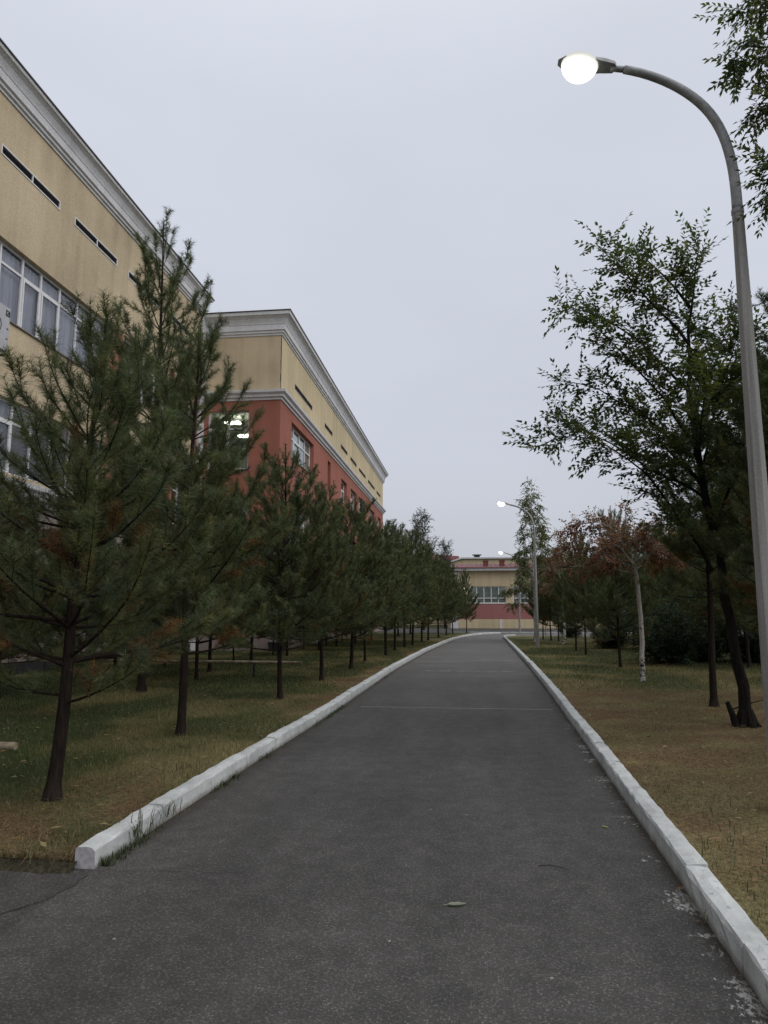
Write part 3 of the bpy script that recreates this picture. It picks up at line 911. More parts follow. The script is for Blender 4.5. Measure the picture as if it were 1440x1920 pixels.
# the taller hall behind it
Db = tag(empty('far_hall', (0, 0, 0)), 'taller yellow hall with red metal roof behind the low building', 'building')
m = MB(); m.add([(-2.6, 88, 0), (30, 88, 0), (30, 88, 8.1), (-.9, 88, 8.15), (-2.6, 88, 7.6), (-2.6, 100, 0), (30, 100, 0), (30, 100, 8.1), (-.9, 100, 8.15), (-2.6, 100, 7.6)],
               [(0, 1, 2, 3, 4), (5, 9, 8, 7, 6), (0, 4, 9, 5), (1, 6, 7, 2)]); m.build('wall', M['yellow_pale'], Db)
m = MB(); m.add([(-2.9, 87.7, 7.58), (-.9, 87.7, 8.2), (31, 87.7, 8.15), (31, 87.7, 8.32), (-.95, 87.7, 8.38), (-2.9, 87.7, 7.75), (-2.9, 100, 7.58), (-.9, 100, 8.2), (31, 100, 8.15), (31, 100, 8.32), (-.95, 100, 8.38), (-2.9, 100, 7.75)],
               [(0, 1, 4, 5), (1, 2, 3, 4), (5, 4, 10, 11), (4, 3, 9, 10), (0, 5, 11, 6), (0, 6, 7, 1), (1, 7, 8, 2)]); m.build('roof', M['cornice'], Db)
m = MB(); m.add([(-9, 95, 7.2), (-2.2, 95, 7.3), (-1.4, 96, 9.2), (-8, 99, 9.9), (-9, 103, 7.2), (-2.2, 103, 7.3), (-1.4, 103, 9.2), (-8, 103, 9.9)], [(0, 1, 2, 3), (0, 3, 7, 4), (1, 5, 6, 2), (3, 2, 6, 7), (0, 4, 5, 1)]); m.build('annex_roof', M['roof_red'], Db)
m = MB(); m.box(-9, -2.3, 95.2, 103, 0, 7.25); m.build('annex_wall', M['yellow_pale'], Db)
m = MB(); m.box(.6, 1.3, 89, 90, 8.3, 8.75); m.box(.4, 1.5, 88.9, 90.1, 8.751, 8.82); m.build('roof_vent', M['dark_metal'], Db)

# globe wall lamps
for (x, y, z, lb_) in ((-.65, CY - .55, 4.2, 'lit globe lamp on the corner of the far yellow building'), (6.5, CY - .4, 3.0, 'lit globe lamp between the far windows, behind the second street lamp pole')):
    g = tag(empty('globe_lamp', (x, y, z)), lb_, 'wall lamp', 'globe lamps on the far building')
    import bmesh
    bm = bmesh.new(); bmesh.ops.create_uvsphere(bm, u_segments=14, v_segments=8, radius=.16)
    me = bpy.data.meshes.new('globe'); bm.to_mesh(me); bm.free(); link('globe', me, M['lamp_far'], g)
    m = MB(); m.box(-.025, .025, .12, CY - y - .002, -.03, .03); m.build('bracket', M['dark_metal'], g)

# ------------------------------------------------------------------ street lamps
def street_lamp(loc, label, arm, H, mat_l, scale_head=1.0, watts=0):
    t = tag(empty('street_lamp', loc), label, 'street lamp', 'street lamps along the right kerb')
    m = MB(); n = 8
    m.tube([(0, 0, -.05), (0, 0, 2.6), (0, 0, 5.1)], [.088, .073, .05], n); p = m.build('pole', M['pole'], t)
    m = MB(); m.box(-.05, .05, -.092, -.07, .55, .85); m.build('access_door', M['pole'], p)
    m = MB(); m.tube([(0, 0, 5.08), (0, 0, 5.12)], .053, 12); m.build('collar', M['galv'], t)
    # curved arm: straight up, quarter bend, gently rising straight end
    pts = [(0, 0, 5.1), (0.0, 0, 5.30), (-.015, 0, 5.5), (-.06, 0, 5.72), (-.14, 0, 5.90), (-.25, 0, 6.04), (-.40, 0, 6.165), (-.58, 0, 6.27), (-.80, 0, 6.36), (-arm + .34, 0, 6.36 + (arm - .34 - .80) * .22)]
    zk = (H - 5.1) / (pts[-1][2] + .34 * .22 - 5.1)
    pts = [(x, 0, 5.1 + (z - 5.1) * zk) for x, _, z in pts]
    q = np.array(pts); d = np.r_[0, np.cumsum(np.linalg.norm(np.diff(q, axis=0), axis=1))]; s = np.linspace(0, d[-1], 26)
    # smooth with two passes
    q2 = np.c_[[np.interp(s, d, q[:, k]) for k in range(3)]].T
    for _ in range(2): q2[1:-1] = (q2[:-2] + 2 * q2[1:-1] + q2[2:]) / 4
    m = MB(); m.tube([tuple(a) for a in q2], list(np.linspace(.046, .037, len(q2))), 12); m.build('arm', M['galv'], t, smooth=True)
    ex = pts[-1]; hx = -arm
    sl = .22
    m = MB(); m.tube([ex, (hx + .22, 0, ex[2] + (ex[0] - hx - .22) * sl)], .028, 10); m.build('spigot', M['galv'], t, smooth=True)
    # luminaire: a flat die-cast shell with a neck and a bulging lit lens underneath
    hz = ex[2] + (ex[0] - hx) * sl
    tilt = math.atan(sl)
    Mh = Matrix.Translation((hx, 0, hz)) @ Matrix.Rotation(tilt, 4, 'Y')
    def mp(u, v, n):
        w = Mh @ Vector((u * scale_head, v * scale_head, n * scale_head)); return (w.x, w.y, w.z)
    m = MB(mp)
    secs = [(.27, .036, .045), (.25, .062, .06), (.17, .075, .075), (.14, .078, .078), (.05, .10, .055), (-.08, .115, .045), (-.20, .09, .04), (-.265, .035, .02)]
    k = 8; vs = []
    for u, w, h in secs:
        for j in range(k):
            a = math.pi * j / (k - 1)
            vs.append((u, w * math.cos(a), h * math.sin(a)))
    fs = [(i * k + j, i * k + j + 1, (i + 1) * k + j + 1, (i + 1) * k + j) for i in range(len(secs) - 1) for j in range(k - 1)]
    fs += [(i * k, (i + 1) * k, (i + 1) * k + k - 1, i * k + k - 1) for i in range(len(secs) - 1)]
    fs += [tuple(range(k)), tuple((len(secs) - 1) * k + j for j in range(k))]
    m.add(vs, fs); m.build('housing', M['galv'], t)
    # lit bowl, sized to the lamp's glare
    vs = []; fs = []; nu, nv = 16, 7
    for i in range(nv):
        ph = math.pi / 2 * i / (nv - 1)
        for j in range(nu):
            a = 2 * math.pi * j / nu
            vs.append((-.06 + .175 * math.cos(a) * math.cos(ph), .15 * math.sin(a) * math.cos(ph), .012 - .17 * math.sin(ph)))
    for i in range(nv - 1):
        for j in range(nu):
            fs.append((i * nu + j, i * nu + (j + 1) % nu, (i + 1) * nu + (j + 1) % nu, (i + 1) * nu + j))
    m = MB(mp); m.add(vs, fs); ln_ = m.build('lens', mat_l, t, smooth=True)
    at = ln_.data.attributes.new('glow', 'FLOAT', 'POINT'); at.data.foreach_set('value', [i / (nv - 1) for i in range(nv) for j in range(nu)])
    return t
street_lamp((2.42, 6.2, .03), 'near street lamp, lit, with tall grey pole and curved arm over the path', 1.25, 6.68, M['lamp'])
street_lamp((2.97, 32.88, .03), 'second street lamp, lit, halfway down the right kerb beside the slim birch', 1.4, 6.6, M['lamp_far'])
street_lamp((3.95, 58.9, .03), 'farthest street lamp, lit, in front of the far yellow building', 1.3, 6.5, M['lamp_far'])

# ------------------------------------------------------------------ low pipe rails, bin, stakes
for y, x1, lb_ in ((17.3, -4.1, 'long low pipe rail behind the first pines on the left lawn'), (6.25, -4.13, 'end of a low pipe rail beside the nearest left pine')):
    t = tag(empty('pipe_rail', (0, y, 0)), lb_, 'rail', 'low pipe rails on the left lawn')
    m = MB(); m.tube([(-11.2, .02, .40), (-8, 0, .41), (x1, .0, .40)], .036, 10); m.build('pipe', M['rail'], t)
    for x in (-10.8, -8.1, -5.3):
        if y < 10 and x > -6: continue
        m = MB(); m.tube([(x, .01, -.02), (x, .01, .37)], .03, 8); m.build('post', M['dark_metal'], t)
bn = tag(empty('waste_bin', (-7.9, 28.9, .03)), 'dark boxy bin standing in the shade behind the left pines', 'bin')
m = MB(); m.add([(-.27, -.2, 0), (.27, -.2, 0), (.27, .2, 0), (-.27, .2, 0), (-.33, -.25, .36), (.33, -.25, .36), (.33, .25, .36), (-.33, .25, .36)], [(0, 3, 2, 1), (0, 1, 5, 4), (1, 2, 6, 5), (2, 3, 7, 6), (3, 0, 4, 7)]); m.build('body', M['dark_metal'], bn)
m = MB(); m.box(-.345, .345, -.265, .265, .361, .395); m.build('rim', M['louvre'], bn)
sk = tag(empty('stake_frame', (4.5, 46.5, .03)), 'small white stake frame standing on the grass by the slim birch', 'stakes')
for x in (-.28, .22):
    m = MB(); m.tube([(x, 0, -.03), (x + .03, .02, 1.15)], .03, 6); m.build('stake', M['birch'], sk)
m = MB(); m.tube([(-.42, -.03, .85), (.42, -.03, .9)], .024, 6); m.build('crossbar', M['birch'], sk)

# ------------------------------------------------------------------ trees
def unit(v):
    return v / (np.linalg.norm(v, axis=-1, keepdims=True) + 1e-9)

def needle_mesh(name, segs, dens, width, nlen, seed, dead=0.03):
    """segs: (p0, p1, tint rgb). One thin triangle per needle."""
    r = np.random.default_rng(seed)
    p0 = np.array([s[0] for s in segs]); p1 = np.array([s[1] for s in segs]); tc_ = np.array([s[2] for s in segs])
    L = np.linalg.norm(p1 - p0, axis=1)
    cnt = np.maximum(3, (L * dens * r.uniform(.75, 1.25, len(L))).astype(int))
    idx = np.repeat(np.arange(len(segs)), cnt); n = len(idx)
    t = r.random(n)[:, None]
    ax = unit(p1 - p0)[idx]
    base = p0[idx] * (1 - t) + p1[idx] * t
    rv = r.normal(size=(n, 3)); rad = unit(rv - ax * (rv * ax).sum(1, keepdims=True))
    ang = np.radians(r.uniform(32, 74, n))[:, None]
    d = ax * np.cos(ang) + rad * np.sin(ang)
    d[:, 2] -= .05; d = unit(d)
    ln = (nlen * r.uniform(.75, 1.2, n))[:, None]
    side = unit(np.cross(d, r.normal(size=(n, 3)))) * (width * .5)
    v = np.empty((n, 3, 3)); v[:, 0] = base - side; v[:, 1] = base + side; v[:, 2] = base + d * ln
    col = tc_[idx] * r.uniform(.75, 1.3, (n, 1))
    c = np.repeat(col[:, None, :], 3, 1)
    f = np.arange(n * 3).reshape(n, 3)
    return np_mesh(name, v.reshape(-1, 3), f, c.reshape(-1, 3))

def rot_about(v, axis, a):
    axis = axis / (np.linalg.norm(axis) + 1e-9)
    return v * math.cos(a) + np.cross(axis, v) * math.sin(a) + axis * np.dot(axis, v) * (1 - math.cos(a))

def pine_meshes(seed, H, hc, Lmax, dens=300, width=.0055, nlen=.075, lean=(0, 0), r0=.055, gap=.40, fill=1.0, deadp=.03, curve=0.0, pexp=.82):
    r = np.random.default_rng(seed)
    wood = MB(); segs = []
    n = 12
    tt = np.linspace(0, 1, n)
    ph = r.uniform(0, 6.28)
    tr = np.c_[lean[0] * tt + .03 * np.sin(tt * 7 + ph) + curve * np.sin(tt * 3.1), lean[1] * tt + .03 * np.cos(tt * 6 + ph), H * tt]
    rad = r0 * (1 - tt) ** .85 + .007
    rad[0] *= 1.2
    tr = np.insert(tr, 1, tr[0] + (tr[1] - tr[0]) * (.16 / tr[1, 2]), 0); rad = np.insert(rad, 1, rad[0] * .84); rad[0] *= 1.35; tr[0, 2] = -.06; n += 1
    wood.tube([tuple(p) for p in tr], list(rad), 8)
    TP = lambda h: np.array([np.interp(h, tr[:, 2], tr[:, k]) for k in range(3)])
    TR = lambda h: float(np.interp(h, tr[:, 2], rad))
    greens = np.array([[.100, .116, .050], [.088, .110, .054], [.112, .122, .046], [.084, .106, .060], [.124, .122, .046]])
    brown = np.array([.17, .085, .03])
    def tint(rel, dead=False):
        if dead: return brown * r.uniform(.6, 1.2)
        g = greens[r.integers(0, 4 if rel > .45 else 5)] * r.uniform(.5, 1.4)
        return g
    def shoot(p, d, L, tnt, start=.05, rr=.0035, up=.15):
        k = 3; pts = [p]
        for i in range(k):
            d = unit(d + np.array([0, 0, up / k]) + r.normal(0, .05, 3)); pts.append(pts[-1] + d * (L / k))
        wood.tube([tuple(q) for q in pts], [rr, rr * .85, rr * .65, rr * .4], 3, cap=False)
        a = pts[0] + (pts[1] - pts[0]) * start
        segs.append((a, pts[1], tnt)); segs.append((pts[1], pts[2], tnt)); segs.append((pts[2], pts[3], tnt))
        return pts
    h = hc
    while h < H - .5:
        rel = (h - hc) / (H - hc)
        nb = int(r.integers(6, 9)) if rel < .5 else int(r.integers(5, 7)) if rel < .8 else int(r.integers(3, 6))
        a0 = r.uniform(0, 6.28)
        for b in range(nb):
            if rel < .06 and r.random() < .3: continue
            az = a0 + 6.283 * b / nb + r.normal(0, .22)
            prof = (1 - rel) ** pexp * (.80 + .20 * min(1, rel / .15)) + .11
            L = Lmax * prof * r.uniform(.68, 1.18)
            el = R(8 + 50 * rel ** .9 + r.normal(0, 8))
            d = np.array([math.cos(az) * math.cos(el), math.sin(az) * math.cos(el), math.sin(el)])
            k = 6; pts = [TP(h + r.normal(0, .03))]; dirs = []
            for i in range(k):
                s = i / (k - 1)
                d = unit(d + np.array([0, 0, (.30 + .12 * rel) * (s - .10)]) + r.normal(0, .06, 3))
                pts.append(pts[-1] + d * (L / k)); dirs.append(d.copy())
            br = max(.0055, min(TR(h) * .45, .006 + .0085 * L))
            wood.tube([tuple(q) for q in pts], [br * (1 - .8 * i / k) for i in range(k + 1)], 5, cap=False)
            pa = np.array(pts)
            bt = tint(rel)
            for i in range(k):
                if i / k > .3: segs.append((pa[i], pa[i + 1], bt))
            # side twigs
            s = .20 if rel > .2 else .30
            sd = 1
            while s < .97:
                i = min(k - 1, int(s * k)); f = s * k - i
                p = pa[i] + (pa[i + 1] - pa[i]) * f; dd = dirs[i]
                sd = -sd
                ax = np.array([0, 0, 1.0]) + r.normal(0, .35, 3)
                td = rot_about(dd, ax, sd * R(r.uniform(30, 55))); td = unit(td + np.array([0, 0, r.uniform(-.02, .50)]))
                tl = (.19 + .30 * L * (1 - s) ** .6 * r.uniform(.6, 1.2))
                tl = min(tl, .72)
                dead = r.random() < deadp * (2.0 if rel < .4 else .4) and s < .6
                tn = tint(rel, dead)
                q = shoot(p, td, tl, tn, .35 if tl > .3 else .12)
                if tl > .26 and rel < .8:
                    for w in range(2 if tl < .42 else 4):
                        kk = 1 + (w // 2) if tl > .42 else 1
                        sp = q[kk] + (q[min(kk + 1, 3)] - q[kk]) * r.uniform(0, .6)
                        s2 = rot_about(td, np.array([0, 0, 1.0]) + r.normal(0, .5, 3), (1 if w % 2 else -1) * R(r.uniform(35, 60)))
                        shoot(sp, s2, r.uniform(.11, .22) * (1 if tl < .45 else 1.25), tint(rel, dead), .05)
                s += ((.085 + .08 * rel) / max(L, .3)) * r.uniform(.75, 1.3) / fill
            # candles at the branch end
            for w in range(int(r.integers(2, 5))):
                td = unit(dirs[-1] + r.normal(0, .45, 3) + np.array([0, 0, .15]))
                shoot(pa[-1], td, r.uniform(.12, .24) * (1 if L > .5 else .8), tint(rel), .0)
        h += gap * .8 * r.uniform(.75, 1.2) * (1 + .35 * max(0, rel - .4))
    # leader
    top = tr[-1]; sub = TP(H - .42)
    segs.append((sub, top, tint(1)))
    for w in range(4):
        a = 6.283 * w / 4 + r.uniform(0, 1)
        shoot(TP(H - .40), unit(np.array([math.cos(a) * .45, math.sin(a) * .45, 1.0])), r.uniform(.24, .40), tint(1), .0)
    wm = wood.mesh('pine_trunk', True, fix=False); wm.materials.append(M['bark_pine'])
    cm = needle_mesh('pine_crown', segs, dens, width, nlen, seed + 100); cm.materials.append(M['needles'])
    return wm, cm

def place_tree(name, meshes, loc, rz, label, cat, group, scale=1.0):
    t = tag(empty(name, loc, rz), label, cat, group)
    t.scale = scale if hasattr(scale, '__len__') else (scale, scale, scale)
    link('trunk', meshes[0], None, t); link('crown', meshes[1], None, t)
    return t

ROW = 'pines in the row along the left kerb'
GZ = .04
# individual near pines
P1 = pine_meshes(11, 4.35, .85, 1.40, dens=470, width=.0040, nlen=.088, lean=(.20, .1), r0=.052, gap=.36, fill=.74, deadp=.08, pexp=.72, curve=.03)
place_tree('pine_tree', P1, (-3.53, 5.83, GZ), .4, 'nearest left pine, leaning trunk by the near end of the kerb', 'pine tree', ROW)
P2 = pine_meshes(12, 5.55, 1.05, 1.5, dens=420, width=.0046, nlen=.085, lean=(.08, .0), r0=.05, gap=.40, fill=.80, deadp=.05, pexp=.76)
place_tree('pine_tree', P2, (-3.72, 8.98, GZ), 1.0, 'second pine from the near end of the row along the left kerb', 'pine tree', ROW)
P0 = pine_meshes(13, 10.2, 2.2, 2.2, dens=230, width=.0085, nlen=.11, lean=(.15, 0), r0=.075, gap=.80, fill=.62, deadp=.02, pexp=.50)
place_tree('pine_tree', P0, (-6.55, 13.9, GZ), 2.0, 'tallest pine, its top reaching the cornice of the yellow block', 'pine tree', 'pines on the left lawn behind the kerb row')
# shared variants for everything further off
V = [pine_meshes(21, 5.0, .95, 1.85, dens=265, width=.0078, r0=.047, gap=.40),
     pine_meshes(22, 5.0, 1.0, 1.75, dens=265, width=.0078, r0=.045, gap=.36, lean=(.12, .05)),
     pine_meshes(23, 5.0, .85, 1.95, dens=265, width=.0078, r0=.05, gap=.42, lean=(-.08, .1)),
     pine_meshes(24, 5.0, 1.1, 1.65, dens=265, width=.0078, r0=.042, gap=.38, deadp=.06)]
num = ['third', 'fourth', 'fifth', 'sixth', 'seventh', 'eighth', 'ninth', 'tenth', 'eleventh', 'twelfth', 'thirteenth', 'fourteenth', 'fifteenth']
row = [(-3.46, 12.93, 4.75), (-3.48, 16.54, 4.55), (-3.34, 19.94, 4.95), (-3.43, 23.15, 4.75), (-3.16, 26.61, 5.0), (-3.15, 29.92, 5.35), (-2.95, 32.6, 5.2), (-2.8, 35.2, 5.7), (-2.55, 38.2, 5.4), (-2.4, 41.2, 5.6), (-2.0, 45.8, 5.3), (-1.7, 50.2, 5.2), (-1.35, 54.6, 4.9)]
rr = random.Random(7)
for i, (x, y, h) in enumerate(row):
    s = h / 5.0
    place_tree('pine_tree', V[i % 4], (x, y, GZ), rr.uniform(0, 6.28), '%s pine from the near end of the row along the left kerb' % num[i], 'pine tree', ROW, (s * .98, s * .98, s))
place_tree('pine_tree', V[1], (-.31, 57.0, GZ), 2.2, 'small pine standing alone where the left kerb bends, before the far building', 'pine tree', ROW, (.72, .72, .98))
# second row towards the buildings
LB_LEFT = {(-6.2, 10.6): 'low bushy pine behind the nearest left pine, between it and the second one',
           (-6.4, 16.3): 'pine whose trunk stands just right of the second kerb pine, before the pipe rail',
           (-8.0, 15.6): 'pine beyond the nearest left pine, its trunk left of the tallest pine',
           (-6.9, 18.6): 'pine standing just behind the pipe rail, right of the second kerb pine',
           (-8.6, 12.4): 'pine half cut by the left frame edge beside the grey wall base',
           (-6.75, 21.8): 'pine behind the pipe rail, its trunk left of the third kerb pine',
           (-7.6, 22.6): 'young low pine behind the pipe rail, midway between second and third kerb pines',
           (-6.6, 25.4): 'pine whose trunk shows just right of the third kerb pine, far behind it',
           (-7.3, 26.2): 'young low pine beside the dark bin, far behind the third kerb pine',
           (-6.3, 29.5): 'pine deep behind the fourth kerb pine, before the red wing',
           (-7.2, 30.6): 'young low pine at the foot of the red wing, right of the dark bin'}
LBG = 'dark pine in the shade between the left kerb row and the school walls'
for i, (x, y, h) in enumerate([(-6.9, 18.6, 4.6), (-6.75, 21.8, 4.2), (-6.6, 25.4, 4.3), (-6.3, 29.5, 4.5), (-6.2, 33.0, 4.6), (-5.9, 36.5, 4.8), (-5.6, 40.5, 5.4), (-5.2, 44.5, 5.8), (-4.9, 48.5, 6.0), (-4.4, 53, 6.2), (-8.9, 20.2, 3.9), (-8.6, 12.4, 3.8), (-6.4, 16.3, 4.2), (-8.0, 15.6, 4.2), (-6.2, 10.6, 3.4), (-7.6, 22.6, 2.6), (-7.3, 26.2, 2.8), (-7.2, 30.6, 2.8), (-7.0, 34.6, 3.0), (-7.0, 38.8, 3.0), (-9.8, 13.6, 2.6)]):
    s = h / 5.0
    place_tree('pine_tree', V[(i * 3 + 1) % 4], (x, y, GZ), rr.uniform(0, 6.28), LB_LEFT.get((x, y), LBG), 'pine tree', 'pines on the left lawn behind the kerb row', (s * 1.05, s * 1.05, s))
# right side
RG = 'pines on the right lawn'
P3 = pine_meshes(31, 5.6, 1.9, 1.05, dens=380, width=.0075, r0=.055, gap=.38, deadp=.02)
place_tree('pine_tree', P3, (4.07, 12.82, GZ), .6, 'pine with slim straight trunk beside the thick dark elm trunk', 'pine tree', RG)
P4 = pine_meshes(32, 6.7, 1.6, 1.9, dens=320, width=.0075, r0=.065, gap=.42)
place_tree('pine_tree', P4, (5.7, 14.2, GZ), 2.6, 'dark pine behind the near lamp pole at the right edge', 'pine tree', RG)
place_tree('pine_tree', P4, (4.45, 9.9, GZ), 4.4, 'dark pine at the right edge, hanging behind the near lamp pole before the elm', 'pine tree', RG, .9)
for i, (x, y, h, hcf, lb_) in enumerate([(4.27, 21.43, 4.7, 1.0, 'pine just behind the red-leaved birch, with bare lower trunk'), (4.27, 27.84, 4.6, 1.0, 'pine with a slim bare trunk, second one beyond the red-leaved birch'), (4.35, 30.83, 4.4, 1.0, 'pine with a slim bare trunk, third one beyond the red-leaved birch'),
                                  (4.76, 40.05, 4.8, 1.0, 'right-hand one of the three pine trunks behind the second street lamp'), (4.55, 42.0, 4.9, 1.0, 'middle one of the three pine trunks behind the second street lamp'), (4.30, 43.6, 5.0, 1.0, 'left-hand one of the three pine trunks behind the second street lamp'), (7.59, 25.79, 5.2, 1.0, 'pine with thin trunk before the dark shrubs on the right lawn')]):
    s = h / 5.0
    place_tree('pine_tree', V[(i + 2) % 4], (x, y, GZ), rr.uniform(0, 6.28), lb_, 'pine tree', RG, (s * .78, s * .78, s))
LB_RIGHT = {(7.4, 18.2): 'pine deep behind the near lamp pole, behind the elm',
            (7.9, 21.8): 'pine with its trunk right behind the thick elm trunk',
            (7.6, 30.5): 'pine seen just right of the white birch trunk, behind the dark shrubs',
            (7.6, 35.0): 'pine seen just left of the white birch trunk, far back in the grove'}
LBR = 'dark pine in the grove behind the first trees of the right lawn'
for i, (x, y, h) in enumerate([(7.4, 18.2, 5.6), (7.9, 21.8, 5.4), (7.6, 30.5, 5.2), (7.6, 35.0, 5.2), (7.9, 39.5, 5.2), (7.4, 44.5, 5.0), (11.3, 34.0, 6.0), (11.0, 40.0, 5.8), (11.0, 27.0, 6.0), (11.8, 49, 6.0)]):
    s = h / 5.0
    place_tree('pine_tree', V[(i * 3) % 4], (x, y, GZ), rr.uniform(0, 6.28), LB_RIGHT.get((x, y), LBR), 'pine tree', 'grove of pines on the right', (s * 1.1, s * 1.1, s))

# ---- leafy trees
def leaf_mesh(name, P, D, N, S, C, aspect=.48, fold=.12):
    """P base, D direction, N face normal, S length, C colour: folded pointed leaf, four triangles"""
    P, D, N, S, C = map(np.asarray, (P, D, N, S, C))
    D = unit(D); W_ = unit(np.cross(D, N)); N = unit(np.cross(W_, D))
    s = S[:, None]
    b = P; mid = P + D * s * .48 - N * s * fold * .5; tip = P + D * s - N * s * .10
    l = P + D * s * .42 - W_ * s * aspect * .5 + N * s * fold * .4; rr_ = P + D * s * .42 + W_ * s * aspect * .5 + N * s * fold * .4
    v = np.stack([b, l, rr_, mid, tip], 1).reshape(-1, 3)
    o = (np.arange(len(P)) * 5)[:, None]
    f = np.concatenate([o + np.array([[0, 2, 3]]), o + np.array([[0, 3, 1]]), o + np.array([[1, 3, 4]]), o + np.array([[3, 2, 4]])], 0)
    return np_mesh(name, v, f, np.repeat(C, 5, 0))

def leafy_tree(seed, limbs, sec_per_m=4.5, sec_len=.7, twig_len=.30, twigs=6, leaf=.055, leaf_gap=.028, cols=((.03, .045, .018),), droop=0.0, bark=None, up=.25, start=.25, aspect=.48, density=1.0, wood_n=7, distich=True, hue=.25, sec_taper=.55):
    r = np.random.default_rng(seed)
    wood = MB(); LP = []; LD = []; LN = []; LS = []; LC = []
    cols = np.array(cols)
    def leaves_on(pts, s0=.08):
        pts = np.array(pts); d = np.r_[0, np.cumsum(np.linalg.norm(np.diff(pts, axis=0), axis=1))]
        s = d[-1] * s0; sd = 1; base = cols[r.integers(0, len(cols))] * r.uniform(1 - hue, 1 + hue)
        up_ = unit(np.array([0, 0, 1.0]) + r.normal(0, .35, 3))
        while s < d[-1]:
            i = min(len(pts) - 2, np.searchsorted(d, s) - 1 if s > 0 else 0); i = max(i, 0)
            p = pts[i] + (pts[i + 1] - pts[i]) * ((s - d[i]) / max(1e-6, d[i + 1] - d[i]))
            t = unit(pts[i + 1] - pts[i])
            sd = -sd
            if r.random() < density:
                w = unit(np.cross(t, up_)) * sd
                dd = unit(t * .75 + w * .8 + np.array([0, 0, -.10 - droop * .8]) + r.normal(0, .16, 3))
                LP.append(p); LD.append(dd); LN.append(unit(up_ + r.normal(0, .35, 3))); LS.append(leaf * r.uniform(.65, 1.15)); LC.append(base * r.uniform(.8, 1.25))
            s += leaf_gap * r.uniform(.8, 1.25)
        LP.append(pts[-1]); LD.append(unit(pts[-1] - pts[-2])); LN.append(up_); LS.append(leaf * .9); LC.append(base)
    def grow(p, d, L, rr_, k, tropism):
        pts = [p]
        for i in range(k):
            d = unit(d + tropism / k + r.normal(0, .10, 3)); pts.append(pts[-1] + d * (L / k))
        wood.tube([tuple(q) for q in pts], [rr_ * (1 - .75 * i / k) for i in range(k + 1)], 4 if rr_ > .006 else 3, cap=False)
        return pts
    for pts, r0, r1, leafy in limbs:
        q = np.array(pts, float)
        d = np.r_[0, np.cumsum(np.linalg.norm(np.diff(q, axis=0), axis=1))]
        n = max(4, int(d[-1] / .3)); s = np.linspace(0, d[-1], n + 1)
        q = np.c_[[np.interp(s, d, q[:, k]) for k in range(3)]].T
        for _ in range(2): q[1:-1] = (q[:-2] + 2 * q[1:-1] + q[2:]) / 4
        q[1:-1] += r.normal(0, .015, (n - 1, 3))
        rads = [r0 + (r1 - r0) * (i / n) ** .8 for i in range(n + 1)]
        wood.tube([tuple(a) for a in q], rads, wood_n if r0 > .03 else 5)
        if not leafy: continue
        Ltot = d[-1]
        cnt = int(Ltot * (1 - start) * sec_per_m)
        for c in range(cnt + 1):
            f = start + (1 - start) * (c + r.random() * .8) / max(1, cnt); f = min(f, .995)
            i = min(n - 1, int(f * n)); p = q[i] + (q[i + 1] - q[i]) * (f * n - i); t = unit(q[i + 1] - q[i])
            rv = r.normal(size=3); sdv = unit(rv - t * np.dot(rv, t))
            dd = unit(t * .8 + sdv * .9 + np.array([0, 0, up]))
            L = sec_len * r.uniform(.55, 1.25) * (1 - sec_taper * f)
            sp = grow(p, dd, L, max(.003, .009 * L), 4, np.array([0, 0, .25 * up - droop]))
            sa = np.array(sp)
            leaves_on(sp, .35)
            for w in range(max(1, int(twigs * L / sec_len))):
                g = .15 + .8 * r.random(); j = min(3, int(g * 4)); pp = sa[j] + (sa[j + 1] - sa[j]) * (g * 4 - j); tt_ = unit(sa[j + 1] - sa[j])
                rv = r.normal(size=3); rv[2] *= .5
                s2 = unit(rv - tt_ * np.dot(rv, tt_))
                tw = grow(pp, unit(tt_ * .75 + s2 * .75 + np.array([0, 0, .1 * up - droop * .5])), twig_len * r.uniform(.5, 1.3), .0028, 3, np.array([0, 0, -droop * 1.2]))
                leaves_on(tw, .05)
        leaves_on(q[int(n * .8):], .0)
    wm = wood.mesh('tree_trunk', True, fix=False); wm.materials.append(bark or M['bark'])
    cm = leaf_mesh('tree_crown', LP, LD, LN, np.array(LS), LC, aspect); cm.materials.append(M['leaves'])
    return wm, cm

